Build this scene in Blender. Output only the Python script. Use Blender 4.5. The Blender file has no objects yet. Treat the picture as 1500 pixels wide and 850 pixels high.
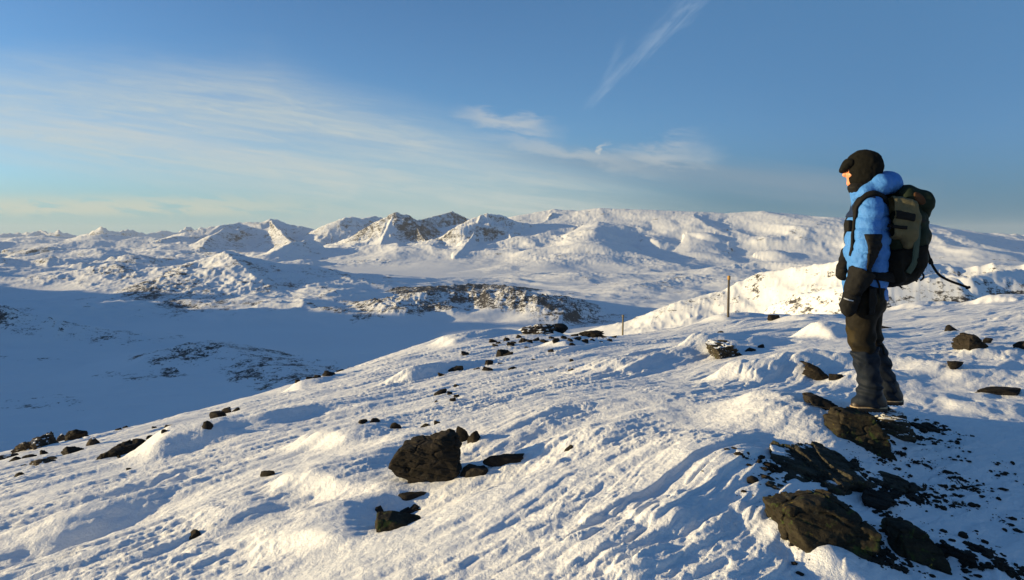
import bpy, math, random
import numpy as np

# ---------------------------------------------------------------- camera, world, sun, exposure
scene = bpy.context.scene
COL = scene.collection
F = 1000.0                      # focal length in pixels of a 1500 px wide frame (24 mm lens)
CX, HY = 750.0, 345.0           # principal column and horizon row

cam_d = bpy.data.cameras.new("camera")
cam_d.lens = 24.0
cam_d.sensor_width = 36.0
cam_d.shift_y = -(425.0 - HY) / 1500.0
cam_d.clip_start = 0.1
cam_d.clip_end = 120000.0
cam = bpy.data.objects.new("camera", cam_d)
cam.rotation_euler = (math.radians(90), 0, 0)
COL.objects.link(cam)
scene.camera = cam

SUN_EL = math.radians(7.9)
SUN_BACK = math.radians(3.0)   # sun stands to the left, hardly behind the camera
sun_dir = (-math.cos(SUN_BACK) * math.cos(SUN_EL), -math.sin(SUN_BACK) * math.cos(SUN_EL), math.sin(SUN_EL))

scene.view_settings.view_transform = 'Standard'
scene.view_settings.look = 'None'
scene.view_settings.exposure = 0.92
scene.view_settings.gamma = 1.0
scene.view_settings.use_curve_mapping = False
SKY_STRENGTH = 0.085

sun_l = bpy.data.lights.new("sun", 'SUN')
sun_l.energy = 5.0
sun_l.angle = math.radians(0.5)
sun_l.color = (1.0, 0.77, 0.41)
sun_o = bpy.data.objects.new("sun", sun_l)
from mathutils import Vector
sun_o.rotation_euler = Vector(sun_dir).to_track_quat('Z', 'Y').to_euler()
sun_o.location = (-30, -5, 40)
COL.objects.link(sun_o)


class NT:
    """small helper round a node tree"""
    def __init__(self, tree):
        self.t = tree
        self.n = tree.nodes
        self.l = tree.links

    def new(self, typ, **kw):
        n = self.n.new(typ)
        for k, v in kw.items():
            setattr(n, k, v)
        return n

    def put(self, sock, v):
        if isinstance(v, bpy.types.NodeSocket):
            self.l.new(v, sock)
        elif v is not None:
            sock.default_value = v

    def m(self, op, a, b=None, c=None, clamp=False):
        n = self.new('ShaderNodeMath', operation=op)
        n.use_clamp = clamp
        self.put(n.inputs[0], a)
        if b is not None:
            self.put(n.inputs[1], b)
        if c is not None:
            self.put(n.inputs[2], c)
        return n.outputs[0]

    def smooth(self, v, a, b, lo=0.0, hi=1.0):
        n = self.new('ShaderNodeMapRange', interpolation_type='SMOOTHSTEP')
        self.put(n.inputs['Value'], v)
        n.inputs['From Min'].default_value = a
        n.inputs['From Max'].default_value = b
        n.inputs['To Min'].default_value = lo
        n.inputs['To Max'].default_value = hi
        return n.outputs['Result']

    def mix(self, fac, a, b):
        n = self.new('ShaderNodeMix', data_type='RGBA')
        self.put(n.inputs[0], fac)
        self.put(n.inputs[6], a if not isinstance(a, tuple) or len(a) == 4 else a + (1,))
        self.put(n.inputs[7], b if not isinstance(b, tuple) or len(b) == 4 else b + (1,))
        return n.outputs[2]

    def noise(self, vec, scale, detail=4, rough=0.5, dist=0.0):
        n = self.new('ShaderNodeTexNoise')
        self.put(n.inputs['Vector'], vec)
        n.inputs['Scale'].default_value = scale
        n.inputs['Detail'].default_value = detail
        n.inputs['Roughness'].default_value = rough
        n.inputs['Distortion'].default_value = dist
        return n.outputs['Fac']

    def xyz(self, x, y, z=0.0):
        n = self.new('ShaderNodeCombineXYZ')
        self.put(n.inputs[0], x)
        self.put(n.inputs[1], y)
        self.put(n.inputs[2], z)
        return n.outputs[0]


def build_world():
    w = bpy.data.worlds.new("World")
    scene.world = w
    w.use_nodes = True
    nt = NT(w.node_tree)
    nt.n.clear()
    out = nt.new('ShaderNodeOutputWorld')
    bg = nt.new('ShaderNodeBackground')
    nt.l.new(bg.outputs[0], out.inputs[0])
    bg.inputs['Strength'].default_value = SKY_STRENGTH
    sky = nt.new('ShaderNodeTexSky', sky_type='NISHITA')
    sky.sun_disc = False
    sky.sun_elevation = SUN_EL
    sky.sun_rotation = math.atan2(sun_dir[0], sun_dir[1])
    sky.altitude = 1400
    sky.air_density = 1.0
    sky.dust_density = 0.7
    sky.ozone_density = 3.5
    tc = nt.new('ShaderNodeTexCoord')
    sep = nt.new('ShaderNodeSeparateXYZ')
    nt.l.new(tc.outputs['Generated'], sep.inputs[0])
    X, Y, Z = sep.outputs
    az = nt.m('ARCTAN2', X, Y)                                   # compass bearing from north (the view direction)
    # tan-type coordinates of the direction: u sideways, v up
    yc = nt.m('MAXIMUM', Y, 0.05)
    u = nt.m('DIVIDE', X, yc)
    v = nt.m('DIVIDE', Z, yc)
    front = nt.smooth(Y, 0.05, 0.3)
    up = nt.smooth(Z, -0.04, -0.01)

    U0, V0 = u, v
    wn = nt.new('ShaderNodeTexNoise')
    nt.put(wn.inputs['Vector'], nt.xyz(nt.m('MULTIPLY', u, 11.0), nt.m('MULTIPLY', v, 24.0), 5.0))
    wn.inputs['Scale'].default_value = 1.0
    wn.inputs['Detail'].default_value = 6
    wn.inputs['Roughness'].default_value = 0.6
    wc = nt.new('ShaderNodeSeparateColor')
    nt.l.new(wn.outputs['Color'], wc.inputs[0])
    UW = nt.m('ADD', u, nt.m('MULTIPLY_ADD', wc.outputs[0], 0.10, -0.05))
    VW = nt.m('ADD', v, nt.m('MULTIPLY_ADD', wc.outputs[1], 0.05, -0.025))

    def lin(ku, kv, k0):                                          # ku*u + kv*v + k0
        return nt.m('ADD', nt.m('MULTIPLY_ADD', u, ku, k0), nt.m('MULTIPLY', v, kv))

    def seg_mask(u0, v0, u1, v1, w0, w1, soft_ends=0.15, u=None, v=None):
        u = u or U0
        v = v or V0
        du, dv = u1 - u0, v1 - v0
        L2 = du * du + dv * dv
        L = math.sqrt(L2)
        t = nt.m('ADD', nt.m('MULTIPLY_ADD', u, du / L2, -(u0 * du + v0 * dv) / L2), nt.m('MULTIPLY', v, dv / L2))
        d = nt.m('ADD', nt.m('MULTIPLY_ADD', u, -dv / L, (u0 * dv - v0 * du) / L), nt.m('MULTIPLY', v, du / L))
        ends = nt.m('MULTIPLY', nt.smooth(t, -soft_ends, soft_ends), nt.smooth(t, 1 + soft_ends, 1 - soft_ends))
        width = nt.m('MULTIPLY_ADD', t, w1 - w0, w0)
        r = nt.m('DIVIDE', d, width)
        return t, r, ends

    # --- streaky coordinates: streaks fall gently to the right
    s = lin(0.14, 1.0, 0.0)
    P = nt.xyz(nt.m('MULTIPLY', u, 1.0), nt.m('MULTIPLY', s, 9.0), 0.0)
    n_big = nt.noise(P, 1.1, 3, 0.5, 0.4)
    n_str = nt.noise(nt.xyz(nt.m('MULTIPLY', u, 1.6), nt.m('MULTIPLY', s, 26.0), 3.3), 1.3, 6, 0.55, 0.5)
    n_fine = nt.noise(nt.xyz(nt.m('MULTIPLY', u, 9.0), nt.m('MULTIPLY', s, 40.0), 7.7), 1.6, 5, 0.6, 0.4)

    # A: the wide veil. upper edge: v = 0.24 at u=-0.75, 0.215 at u=-0.3, 0.06 at u=0.2
    edge_top = nt.m('SUBTRACT', v, nt.m('ADD', 0.245, nt.m('MULTIPLY', nt.m('MAXIMUM', nt.m('ADD', u, 0.36), 0.0), -0.33)))
    wob = nt.m('MULTIPLY_ADD', n_big, 0.10, -0.05)
    top = nt.smooth(nt.m('ADD', edge_top, wob), 0.05, -0.07)
    low = nt.smooth(nt.m('ADD', lin(0.16, 1.0, 0.0), nt.m('MULTIPLY', wob, 0.6)), -0.035, 0.045)
    veil = nt.m('MULTIPLY', nt.m('MULTIPLY', top, nt.m('MAXIMUM', low, nt.m('MULTIPLY', nt.smooth(u, -0.5, -0.1), 0.8))), nt.smooth(u, 0.55, 0.0))
    veil = nt.m('MULTIPLY', veil, nt.m('MULTIPLY_ADD', nt.smooth(nt.m('MULTIPLY_ADD', n_fine, 0.3, nt.m('MULTIPLY', n_str, 0.7)), 0.3, 0.7), 0.45, 0.52))
    # bright streak running from the left edge towards the middle
    t, r, e = seg_mask(-0.85, 0.185, 0.0, 0.085, 0.014, 0.035, 0.25)
    r = nt.m('ADD', r, nt.m('MULTIPLY_ADD', n_big, 2.2, -1.1))
    st = nt.m('MULTIPLY', nt.smooth(nt.m('ABSOLUTE', r), 1.6, 0.0), nt.m('MULTIPLY', e, nt.smooth(n_str, 0.3, 0.6)))
    # D: low bank over the far peaks, left
    band = nt.m('MULTIPLY', nt.smooth(v, 0.022, 0.038), nt.smooth(v, 0.068, 0.042))
    low_bank = nt.m('MULTIPLY', nt.m('MULTIPLY', band, nt.smooth(u, -0.18, -0.5)), nt.smooth(n_fine, 0.38, 0.56))
    # cream of thin cloud right at the horizon on the left
    hz = nt.m('MULTIPLY', nt.smooth(v, 0.10, 0.0), nt.smooth(u, 0.15, -0.75))
    # B: small wisps in the middle
    def wisp(u0, v0, u1, v1, w, amp, lo=0.4, hi=0.62):
        t, r, e = seg_mask(u0, v0, u1, v1, w, w * 1.5, 0.45, UW, VW)
        r = nt.m('ADD', r, nt.m('MULTIPLY_ADD', n_fine, 3.4, -1.7))
        return nt.m('MULTIPLY', nt.m('MULTIPLY', nt.smooth(nt.m('ABSOLUTE', r), 1.8, 0.1), e), amp)
    w1 = wisp(-0.06, 0.180, 0.05, 0.153, 0.009, 0.60)
    w2 = wisp(-0.02, 0.138, 0.18, 0.100, 0.008, 0.42)
    w3 = wisp(0.118, 0.117, 0.142, 0.130, 0.0022, 0.75)
    w4 = wisp(0.17, 0.112, 0.27, 0.125, 0.012, 0.5)
    wisps = nt.m('MAXIMUM', nt.m('MAXIMUM', w1, w2), nt.m('MAXIMUM', w3, w4))
    # C: the old contrail, ragged along its right side
    uc = nt.m('ADD', u, nt.m('MULTIPLY_ADD', wc.outputs[0], 0.03, -0.015))
    t, r, e = seg_mask(0.112, 0.195, 0.272, 0.352, 0.008, 0.020, 0.12, uc, V0)
    n_c = nt.noise(nt.xyz(nt.m('MULTIPLY', lin(0.7, 0.7, 0), 9.0), nt.m('MULTIPLY', lin(-0.7, 0.7, 0), 60.0), 1.0), 1.0, 6, 0.65, 1.0)
    r2 = nt.m('ADD', r, nt.m('MULTIPLY_ADD', n_c, 2.4, -1.2))
    con = nt.m('MULTIPLY', nt.m('MULTIPLY', nt.smooth(nt.m('ABSOLUTE', r2), 1.3, 0.0), e), nt.smooth(n_c, 0.38, 0.70, 0.03, 0.30))
    t, r, e = seg_mask(0.13, 0.215, 0.16, 0.28, 0.004, 0.008, 0.3)
    r2 = nt.m('ADD', r, nt.m('MULTIPLY_ADD', n_c, 3.0, -1.5))
    con2 = nt.m('MULTIPLY', nt.m('MULTIPLY', nt.smooth(nt.m('ABSOLUTE', r2), 1.4, 0.0), e), 0.10)
    # E: greyer sheet low in the middle and right
    t, r, e = seg_mask(0.02, 0.118, 0.55, 0.060, 0.022, 0.022, 0.25)
    r = nt.m('ADD', r, nt.m('MULTIPLY_ADD', n_str, 2.0, -1.0))
    grey = nt.m('MULTIPLY', nt.m('MULTIPLY', nt.smooth(nt.m('ABSOLUTE', r), 1.6, 0.1), e), 0.55)
    # overall grey haze towards the right horizon
    hz_r = nt.m('MULTIPLY', nt.smooth(v, 0.17, 0.0), nt.smooth(u, -0.1, 0.35))

    k = 1.0 / (SKY_STRENGTH * 2 ** scene.view_settings.exposure)

    def c(r, g, b):
        return (r * k, g * k, b * k, 1)

    def msk(x, a=1.0):
        return nt.m('MULTIPLY', nt.m('MULTIPLY', nt.m('MULTIPLY', x, a), front), up, clamp=True)
    # slightly cooler and deeper sky than the model gives so far from the sun
    hsv = nt.new('ShaderNodeHueSaturation')
    hsv.inputs['Saturation'].default_value = 1.02
    hsv.inputs['Value'].default_value = 1.22
    nt.l.new(sky.outputs[0], hsv.inputs['Color'])
    col = hsv.outputs[0]
    col = nt.mix(msk(nt.smooth(u, -0.25, 0.6), 0.8), col, c(0.078, 0.205, 0.40))
    col = nt.mix(msk(hz_r, 0.85), col, c(0.070, 0.195, 0.29))
    col = nt.mix(msk(nt.m('MULTIPLY', nt.smooth(v, 0.14, 0.0), nt.smooth(u, 0.3, -0.3)), 0.7), col, c(0.26, 0.45, 0.54))
    col = nt.mix(msk(hz, 0.25), col, c(0.36, 0.50, 0.46))
    fib = nt.noise(nt.xyz(nt.m('MULTIPLY', UW, 5.0), nt.m('MULTIPLY', lin(0.14, 1.0, 0.0), 55.0), 2.2), 1.5, 7, 0.68, 0.8)
    veil = nt.m('MULTIPLY', veil, nt.m('MULTIPLY_ADD', nt.smooth(fib, 0.3, 0.68), 0.5, 0.6))
    col = nt.mix(msk(veil, 0.85), col, c(0.57, 0.62, 0.59))
    col = nt.mix(msk(st, 0.40), col, c(0.70, 0.66, 0.58))
    col = nt.mix(msk(low_bank, 0.5), col, c(0.72, 0.66, 0.50))
    col = nt.mix(msk(grey, 1.0), col, c(0.25, 0.33, 0.41))
    col = nt.mix(msk(wisps), col, c(0.58, 0.60, 0.58))
    col = nt.mix(msk(nt.m('MAXIMUM', con, con2)), col, c(0.46, 0.58, 0.70))
    nt.l.new(col, bg.inputs['Color'])


build_world()

# ---------------------------------------------------------------- numeric helpers
def W(px, py, d):
    """world point seen in column px, row py at depth d (metres along the view axis)"""
    return np.array([(px - CX) / F * d, d, (HY - py) / F * d])


def _hash(ix, iy, iz, seed):
    h = (ix.astype(np.int64) * 374761393 + iy.astype(np.int64) * 668265263 + iz.astype(np.int64) * 2147483647 + seed * 974634541) & 0xFFFFFFFF
    h = ((h ^ (h >> 13)) * 1274126177) & 0xFFFFFFFF
    h = ((h ^ (h >> 16)) * 2246822519) & 0xFFFFFFFF
    return (h ^ (h >> 15)) & 0xFFFF


_ANG = np.arange(65536) * (2 * np.pi / 65536)
_GX, _GY = np.cos(_ANG).astype(np.float32), np.sin(_ANG).astype(np.float32)


def perlin2(x, y, seed=0):
    x = np.asarray(x, dtype=np.float64)
    y = np.asarray(y, dtype=np.float64)
    ix = np.floor(x)
    iy = np.floor(y)
    fx = (x - ix).astype(np.float32)
    fy = (y - iy).astype(np.float32)
    ix = ix.astype(np.int64)
    iy = iy.astype(np.int64)
    z0 = np.zeros(1, dtype=np.int64)
    ux = fx * fx * fx * (fx * (fx * 6 - 15) + 10)
    uy = fy * fy * fy * (fy * (fy * 6 - 15) + 10)

    def g(a, b):
        h = _hash(ix + a, iy + b, z0, seed)
        return _GX[h] * (fx - a) + _GY[h] * (fy - b)
    n00 = g(0, 0)
    n10 = g(1, 0)
    n01 = g(0, 1)
    n11 = g(1, 1)
    nx0 = n00 + ux * (n10 - n00)
    nx1 = n01 + ux * (n11 - n01)
    return (nx0 + uy * (nx1 - nx0)) * 1.41


def value3(x, y, z, seed=0):
    """3-D value noise, -1..1"""
    ix, iy, iz = np.floor(x), np.floor(y), np.floor(z)
    fx, fy, fz = x - ix, y - iy, z - iz
    ix, iy, iz = ix.astype(np.int64), iy.astype(np.int64), iz.astype(np.int64)
    fx, fy, fz = [f * f * (3 - 2 * f) for f in (fx, fy, fz)]

    def h(a, b, c):
        return _hash(ix + a, iy + b, iz + c, seed) / 32767.5 - 1
    r = 0
    for a, wa in ((0, 1 - fx), (1, fx)):
        for b, wb in ((0, 1 - fy), (1, fy)):
            for c, wc in ((0, 1 - fz), (1, fz)):
                r = r + h(a, b, c) * wa * wb * wc
    return r


def fbm2(x, y, octaves=4, seed=0, gain=0.5, lac=2.03):
    r, a = 0, 1.0
    for i in range(octaves):
        r = r + a * perlin2(x + i * 17.3, y - i * 9.1, seed + i)
        x, y, a = x * lac, y * lac, a * gain
    return r


def ridged2(x, y, octaves=5, seed=0, gain=0.5, lac=2.07):
    r, a, w = 0, 1.0, 1.0
    for i in range(octaves):
        n = 1 - np.abs(perlin2(x + i * 13.7, y + i * 5.9, seed + i) * 1.3)
        n = np.clip(n, 0, 1) ** 2
        r = r + a * n * w
        w = np.clip(n * 1.6, 0, 1)
        x, y, a = x * lac, y * lac, a * gain
    return r


def sstep(a, b, x):
    t = np.clip((x - a) / (b - a), 0, 1)
    return t * t * (3 - 2 * t)


def link(o, parent=None):
    COL.objects.link(o)
    if parent is not None:
        o.parent = parent
    return o


def mesh_object(name, verts, faces, mat=None, parent=None, smooth=True):
    me = bpy.data.meshes.new(name)
    if isinstance(faces, np.ndarray):
        nv, nf, k = len(verts), len(faces), faces.shape[1]
        me.vertices.add(nv)
        me.vertices.foreach_set("co", np.asarray(verts, dtype=np.float32).ravel())
        me.loops.add(nf * k)
        me.loops.foreach_set("vertex_index", faces.astype(np.int32).ravel())
        me.polygons.add(nf)
        me.polygons.foreach_set("loop_start", np.arange(0, nf * k, k, dtype=np.int32))
        me.polygons.foreach_set("loop_total", np.full(nf, k, dtype=np.int32))
        me.update(calc_edges=True)
        me.validate()
    else:
        me.from_pydata([tuple(map(float, v)) for v in verts], [], faces)
        me.update()
    me.polygons.foreach_set("use_smooth", np.full(len(me.polygons), smooth, dtype=bool))
    if mat:
        me.materials.append(mat)
    o = bpy.data.objects.new(name, me)
    return link(o, parent)


def tag(o, label=None, cat=None, group=None, kind=None):
    if label:
        o['label'] = label
    if cat:
        o['category'] = cat
    if group:
        o['group'] = group
    if kind:
        o['kind'] = kind
    return o


def grid_faces(na, nr, closed=False):
    a = np.arange(na if closed else na - 1)
    r = np.arange(nr - 1)
    A, R = np.meshgrid(a, r, indexing='ij')
    A2 = (A + 1) % na
    f = np.stack([A * nr + R, A * nr + R + 1, A2 * nr + R + 1, A2 * nr + R], axis=-1)
    return f.reshape(-1, 4)


def bearings(dense_half, step, sparse_step):
    d = np.arange(-dense_half, dense_half + 1e-6, step)
    rest = np.arange(dense_half + sparse_step, 360 - dense_half - 1e-6, sparse_step)
    return np.radians(np.concatenate([d, rest]))


# ---------------------------------------------------------------- materials of the setting
def new_mat(name):
    m = bpy.data.materials.new(name)
    m.use_nodes = True
    nt = NT(m.node_tree)
    bsdf = nt.n['Principled BSDF']
    return m, nt, bsdf


def snow_slope_material():
    m, nt, b = new_mat("wind_packed_snow")
    tc = nt.new('ShaderNodeTexCoord')
    P = tc.outputs['Object']
    n1 = nt.noise(P, 1.3, 4, 0.6)
    col = nt.mix(n1, (0.67, 0.69, 0.71), (0.76, 0.765, 0.77))
    nt.put(b.inputs['Base Color'], col)
    b.inputs['Roughness'].default_value = 0.62
    b.inputs['Specular IOR Level'].default_value = 0.25
    n2 = nt.noise(P, 38.0, 5, 0.62)
    n3 = nt.noise(P, 190.0, 3, 0.6)
    hgt = nt.m('MULTIPLY_ADD', n3, 0.25, n2)
    bp = nt.new('ShaderNodeBump')
    bp.inputs['Strength'].default_value = 0.55
    bp.inputs['Distance'].default_value = 0.02
    nt.put(bp.inputs['Height'], hgt)
    nt.put(b.inputs['Normal'], bp.outputs[0])
    return m


def terrain_material():
    m, nt, b = new_mat("snow_and_rock")
    geo = nt.new('ShaderNodeNewGeometry')
    pos = geo.outputs['Position']
    sep = nt.new('ShaderNodeSeparateXYZ')
    nt.l.new(geo.outputs['Normal'], sep.inputs[0])
    att = nt.new('ShaderNodeAttribute', attribute_name='rock')
    rk = att.outputs['Fac']
    mp = nt.new('ShaderNodeMapping')
    mp.inputs['Scale'].default_value = (1, 1, 1.8)
    nt.l.new(pos, mp.inputs['Vector'])
    nA = nt.noise(mp.outputs[0], 0.012, 8, 0.68, 0.3)
    nB = nt.noise(mp.outputs[0], 0.05, 7, 0.7, 0.3)
    nC = nt.noise(mp.outputs[0], 0.17, 5, 0.7, 0.3)
    n = nt.m('ADD', nt.m('MULTIPLY', nA, 0.38), nt.m('ADD', nt.m('MULTIPLY', nB, 0.34), nt.m('MULTIPLY', nC, 0.28)))
    steep = nt.smooth(sep.outputs[2], 0.93, 0.62)
    # rock shows where it is wind-blown (rock attribute) or steep
    v = nt.m('ADD', nt.m('MULTIPLY_ADD', rk, 0.40, n), nt.m('MULTIPLY', steep, 0.10))
    mask = nt.smooth(v, 0.645, 0.70)
    rc = nt.mix(nt.noise(pos, 0.08, 6, 0.7), (0.020, 0.021, 0.025), (0.078, 0.072, 0.067))
    sn = nt.mix(nt.noise(pos, 0.004, 4, 0.5), (0.66, 0.68, 0.70), (0.74, 0.75, 0.755))
    nt.put(b.inputs['Base Color'], nt.mix(mask, sn, rc))
    b.inputs['Roughness'].default_value = 0.75
    b.inputs['Specular IOR Level'].default_value = 0.15
    bp = nt.new('ShaderNodeBump')
    bp.inputs['Strength'].default_value = 0.4
    bp.inputs['Distance'].default_value = 3.0
    hh = nt.m('ADD', nt.m('MULTIPLY', nt.noise(pos, 0.02, 8, 0.62), 1.0), nt.m('MULTIPLY', mask, 0.25))
    nt.put(bp.inputs['Height'], hh)
    nt.put(b.inputs['Normal'], bp.outputs[0])
    return m


MAT_SNOW = snow_slope_material()
MAT_TERRAIN = terrain_material()

# ---------------------------------------------------------------- near slope: a thin-plate surface through measured points
FG_PTS = [  # px, py, depth
    (750, 850, 3.0), (0, 850, 4.3), (1500, 850, 3.2), (375, 850, 3.6), (1125, 850, 2.8),
    (625, 725, 4.4), (1265, 632, 4.65), (1200, 700, 3.95), (1500, 600, 6.0), (1350, 720, 4.0), (1500, 720, 4.15), (1500, 500, 9.5), (1400, 640, 5.0), (1500, 441, 30), (1450, 447, 28),
    (1300, 464, 25), (1400, 452, 27), (1067, 470, 30), (1180, 468, 28), (1240, 467, 28), (912, 500, 42), (860, 500, 40), (960, 490, 38), (912, 499, 33), (860, 500, 32), (960, 491, 31), (820, 492, 31), (910, 500, 26), (1000, 480, 36), (830, 492, 40), (790, 484, 40), (720, 494, 38), (660, 494, 36), (610, 519, 29),
    (800, 520, 17), (900, 512, 19), (980, 500, 18), (1240, 490, 14), (1400, 475, 14),
    (520, 545, 25), (430, 577, 22), (300, 604, 20), (200, 629, 20), (0, 669, 20), (-200, 705, 20), (0, 690, 11.5), (-300, 760, 12),
    (750, 600, 6.6), (750, 530, 14), (1000, 560, 8.0), (1000, 500, 15), (400, 700, 5.7), (200, 700, 6.9), (400, 625, 9.5), (560, 560, 15),
    (1300, 520, 8.2), (1200, 520, 8.6),
]
P3 = [W(*p) for p in FG_PTS]
# ground falls away beyond the brow, and carries on behind and beside the camera
for px, py, d, drop in [(0, 669, 20, .06), (200, 629, 20, .06), (430, 573, 22, .06), (610, 516, 29, .05), (790, 484, 42, .05), (912, 499, 44, .04), (860, 499, 42, .04),
                        (1067, 465, 30, .035), (1180, 462, 28, .03), (1300, 457, 25, .03), (1500, 432, 30, .03), (-200, 705, 20, .06)]:
    P3.append(W(px, py + drop * 1000, d * 1.9))
P3 += [np.array(p) for p in [(0, 0, -1.52), (-4, 0, -2.25), (4, 0, -1.15), (0, -8, -1.4), (-12, -6, -3.6), (12, -6, -0.6), (14, 4, -0.6), (25, 10, -0.8),
                             (-25, 0, -7.0), (40, -20, 0.5), (-40, -30, -9.0), (0, -40, -3.0)]]
P3 = np.array(P3)
TPS_S = 0.2


def tps_fit(p):
    n = len(p)
    d2 = (p[:, None, 0] - p[None, :, 0]) ** 2 + (p[:, None, 1] - p[None, :, 1]) ** 2
    K = 0.5 * d2 * np.log(d2 + 1e-9) + np.eye(n) * TPS_S
    A = np.zeros((n + 3, n + 3))
    A[:n, :n] = K
    A[:n, n] = A[n, :n] = 1
    A[:n, n + 1] = A[n + 1, :n] = p[:, 0]
    A[:n, n + 2] = A[n + 2, :n] = p[:, 1]
    return np.linalg.solve(A, np.concatenate([p[:, 2], [0, 0, 0]]))


TPS = tps_fit(P3)


def ground0(x, y):
    """smooth near ground without drifts"""
    x = np.asarray(x, dtype=np.float64)
    y = np.asarray(y, dtype=np.float64)
    z = TPS[-3] + TPS[-2] * x + TPS[-1] * y
    for i in range(len(P3)):
        d2 = (x - P3[i, 0]) ** 2 + (y - P3[i, 1]) ** 2
        z = z + TPS[i] * 0.5 * d2 * np.log(d2 + 1e-9)
    return z


def seat(px, py, fn=None, dmin=2.0, dmax=70.0):
    """where the line of sight of (px,py) first meets the near ground"""
    fn = fn or ground0
    d = np.exp(np.linspace(math.log(dmin), math.log(dmax), 3000))
    x = (px - CX) / F * d
    z = (HY - py) / F * d
    g = fn(x, d)
    below = np.nonzero(z <= g)[0]
    i = below[0] if len(below) else int(np.argmin(z - g))
    return x[i], d[i], float(g[i])


WIND = math.radians(36)
CW, SW = math.cos(WIND), math.sin(WIND)

# sculpted drifts: px, py, height, half length up-wind, half length down-wind, half width (metres), extra turn (deg)
DRIFTS = [
    (1085, 560, 0.20, 0.30, 1.6, 0.33, -25), (1195, 500, 0.26, 0.22, 0.9, 0.35, -20), (1160, 545, 0.10, 0.4, 1.2, 0.3, -30),
    (1030, 520, 0.20, 0.35, 1.8, 0.4, -20), (905, 545, 0.16, 0.5, 1.5, 0.5, -10), (250, 665, 0.30, 0.35, 2.2, 0.6, -10),
    (460, 720, 0.12, 0.12, 1.1, 0.42, 25), (480, 655, 0.13, 0.16, 1.2, 0.5, 15), (440, 800, 0.09, 0.10, 0.8, 0.35, 30),
    (660, 505, 0.30, 0.5, 3.5, 0.8, 0), (440, 572, 0.25, 0.4, 2.5, 0.7, 0), (775, 480, 0.28, 0.7, 2.0, 1.0, 0),
    (1050, 468, 0.25, 0.6, 3.5, 0.8, -20), (1330, 448, 0.35, 0.8, 3.0, 0.8, -20), (1450, 440, 0.35, 0.8, 3.5, 1.0, -20),
    (1160, 470, 0.28, 0.7, 3.0, 0.9, -20), (1380, 545, 0.10, 0.25, 1.2, 0.3, -25),
    (1440, 520, 0.12, 0.3, 1.2, 0.3, -25), (1085, 700, 0.10, 0.40, 0.7, 0.6, -25), (1150, 620, 0.11, 0.35, 0.7, 0.5, -25), (1150, 800, 0.05, 0.12, 0.3, 0.25, 0),
    (1300, 800, 0.05, 0.10, 0.3, 0.12, 20), (1420, 835, 0.07, 0.10, 0.3, 0.2, 0), (1230, 845, 0.05, 0.10, 0.3, 0.2, 0),
    (1330, 585, 0.07, 0.2, 1.0, 0.18, -25), (1420, 600, 0.06, 0.2, 1.0, 0.18, -25), (700, 640, 0.08, 0.3, 1.2, 0.3, -5),
    (860, 640, 0.06, 0.3, 0.9, 0.3, 0), (1000, 780, 0.06, 0.2, 0.5, 0.25, 10), (900, 830, 0.05, 0.15, 0.4, 0.2, 10),
    (1250, 560, 0.10, 0.25, 1.0, 0.3, -25), (1130, 600, 0.09, 0.25, 0.9, 0.25, -25), (330, 760, 0.08, 0.2, 0.8, 0.3, 10),
    (100, 770, 0.10, 0.3, 1.0, 0.25, 10), (600, 560, 0.22, 0.4, 1.8, 0.4, 5), (820, 510, 0.25, 0.5, 2.2, 0.6, 0),
]
HOLLOWS = [  # px, py, depth, radius along, radius across, extra turn
    (60, 800, 0.22, 0.9, 0.35, 5), (150, 730, 0.12, 0.9, 0.3, 0), (790, 640, 0.07, 0.9, 0.22, -8), (720, 700, 0.10, 0.55, 0.22, -15),
    (590, 745, 0.07, 0.25, 0.3, 0), (1360, 700, 0.05, 0.7, 0.4, 0), (1340, 640, 0.06, 0.6, 0.2, 0), (1180, 690, 0.05, 0.3, 0.3, 0),
    (330, 640, 0.2, 1.6, 0.4, 0), (700, 640, 0.05, 0.5, 0.25, 0),
]
_D = [(seat(a[0], a[1]),) + a[2:] for a in DRIFTS]
_H = [(seat(a[0], a[1]),) + a[2:] for a in HOLLOWS]


def drifts(x, y):
    z = np.zeros_like(x)
    for (p, h, wa, wd, wc, turn) in _D:
        c, s = math.cos(WIND + math.radians(turn)), math.sin(WIND + math.radians(turn))
        reach = 3 * max(wa, wd, wc)
        sel = np.nonzero((np.abs(x - p[0]) < reach) & (np.abs(y - p[1]) < reach))[0]
        if not len(sel):
            continue
        dx, dy = x[sel] - p[0], y[sel] - p[1]
        wob = 0.25 * wc * perlin2(dx / wc * 0.9, dy / wc * 0.9, 77)
        a, b = dx * c + dy * s + wob, -dx * s + dy * c + 1.4 * wob
        wl = np.where(a < 0, wa, wd)
        z[sel] += h * np.exp(-(a / wl) ** 2) * np.exp(-np.abs(b / (wc * (1 - 0.35 * np.clip(a / wd, 0, 1)))) ** 2.2)
    for (p, h, wl, wc, turn) in _H:
        c, s = math.cos(WIND + math.radians(turn)), math.sin(WIND + math.radians(turn))
        dx, dy = x - p[0], y - p[1]
        a, b = dx * c + dy * s, -dx * s + dy * c
        z -= h * np.exp(-(a / wl) ** 2 - (b / wc) ** 2)
    return z


def ground_mid(x, y):
    x = np.atleast_1d(np.asarray(x, dtype=np.float64))
    y = np.atleast_1d(np.asarray(y, dtype=np.float64))
    return ground0(x, y) + drifts(x, y)


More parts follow.
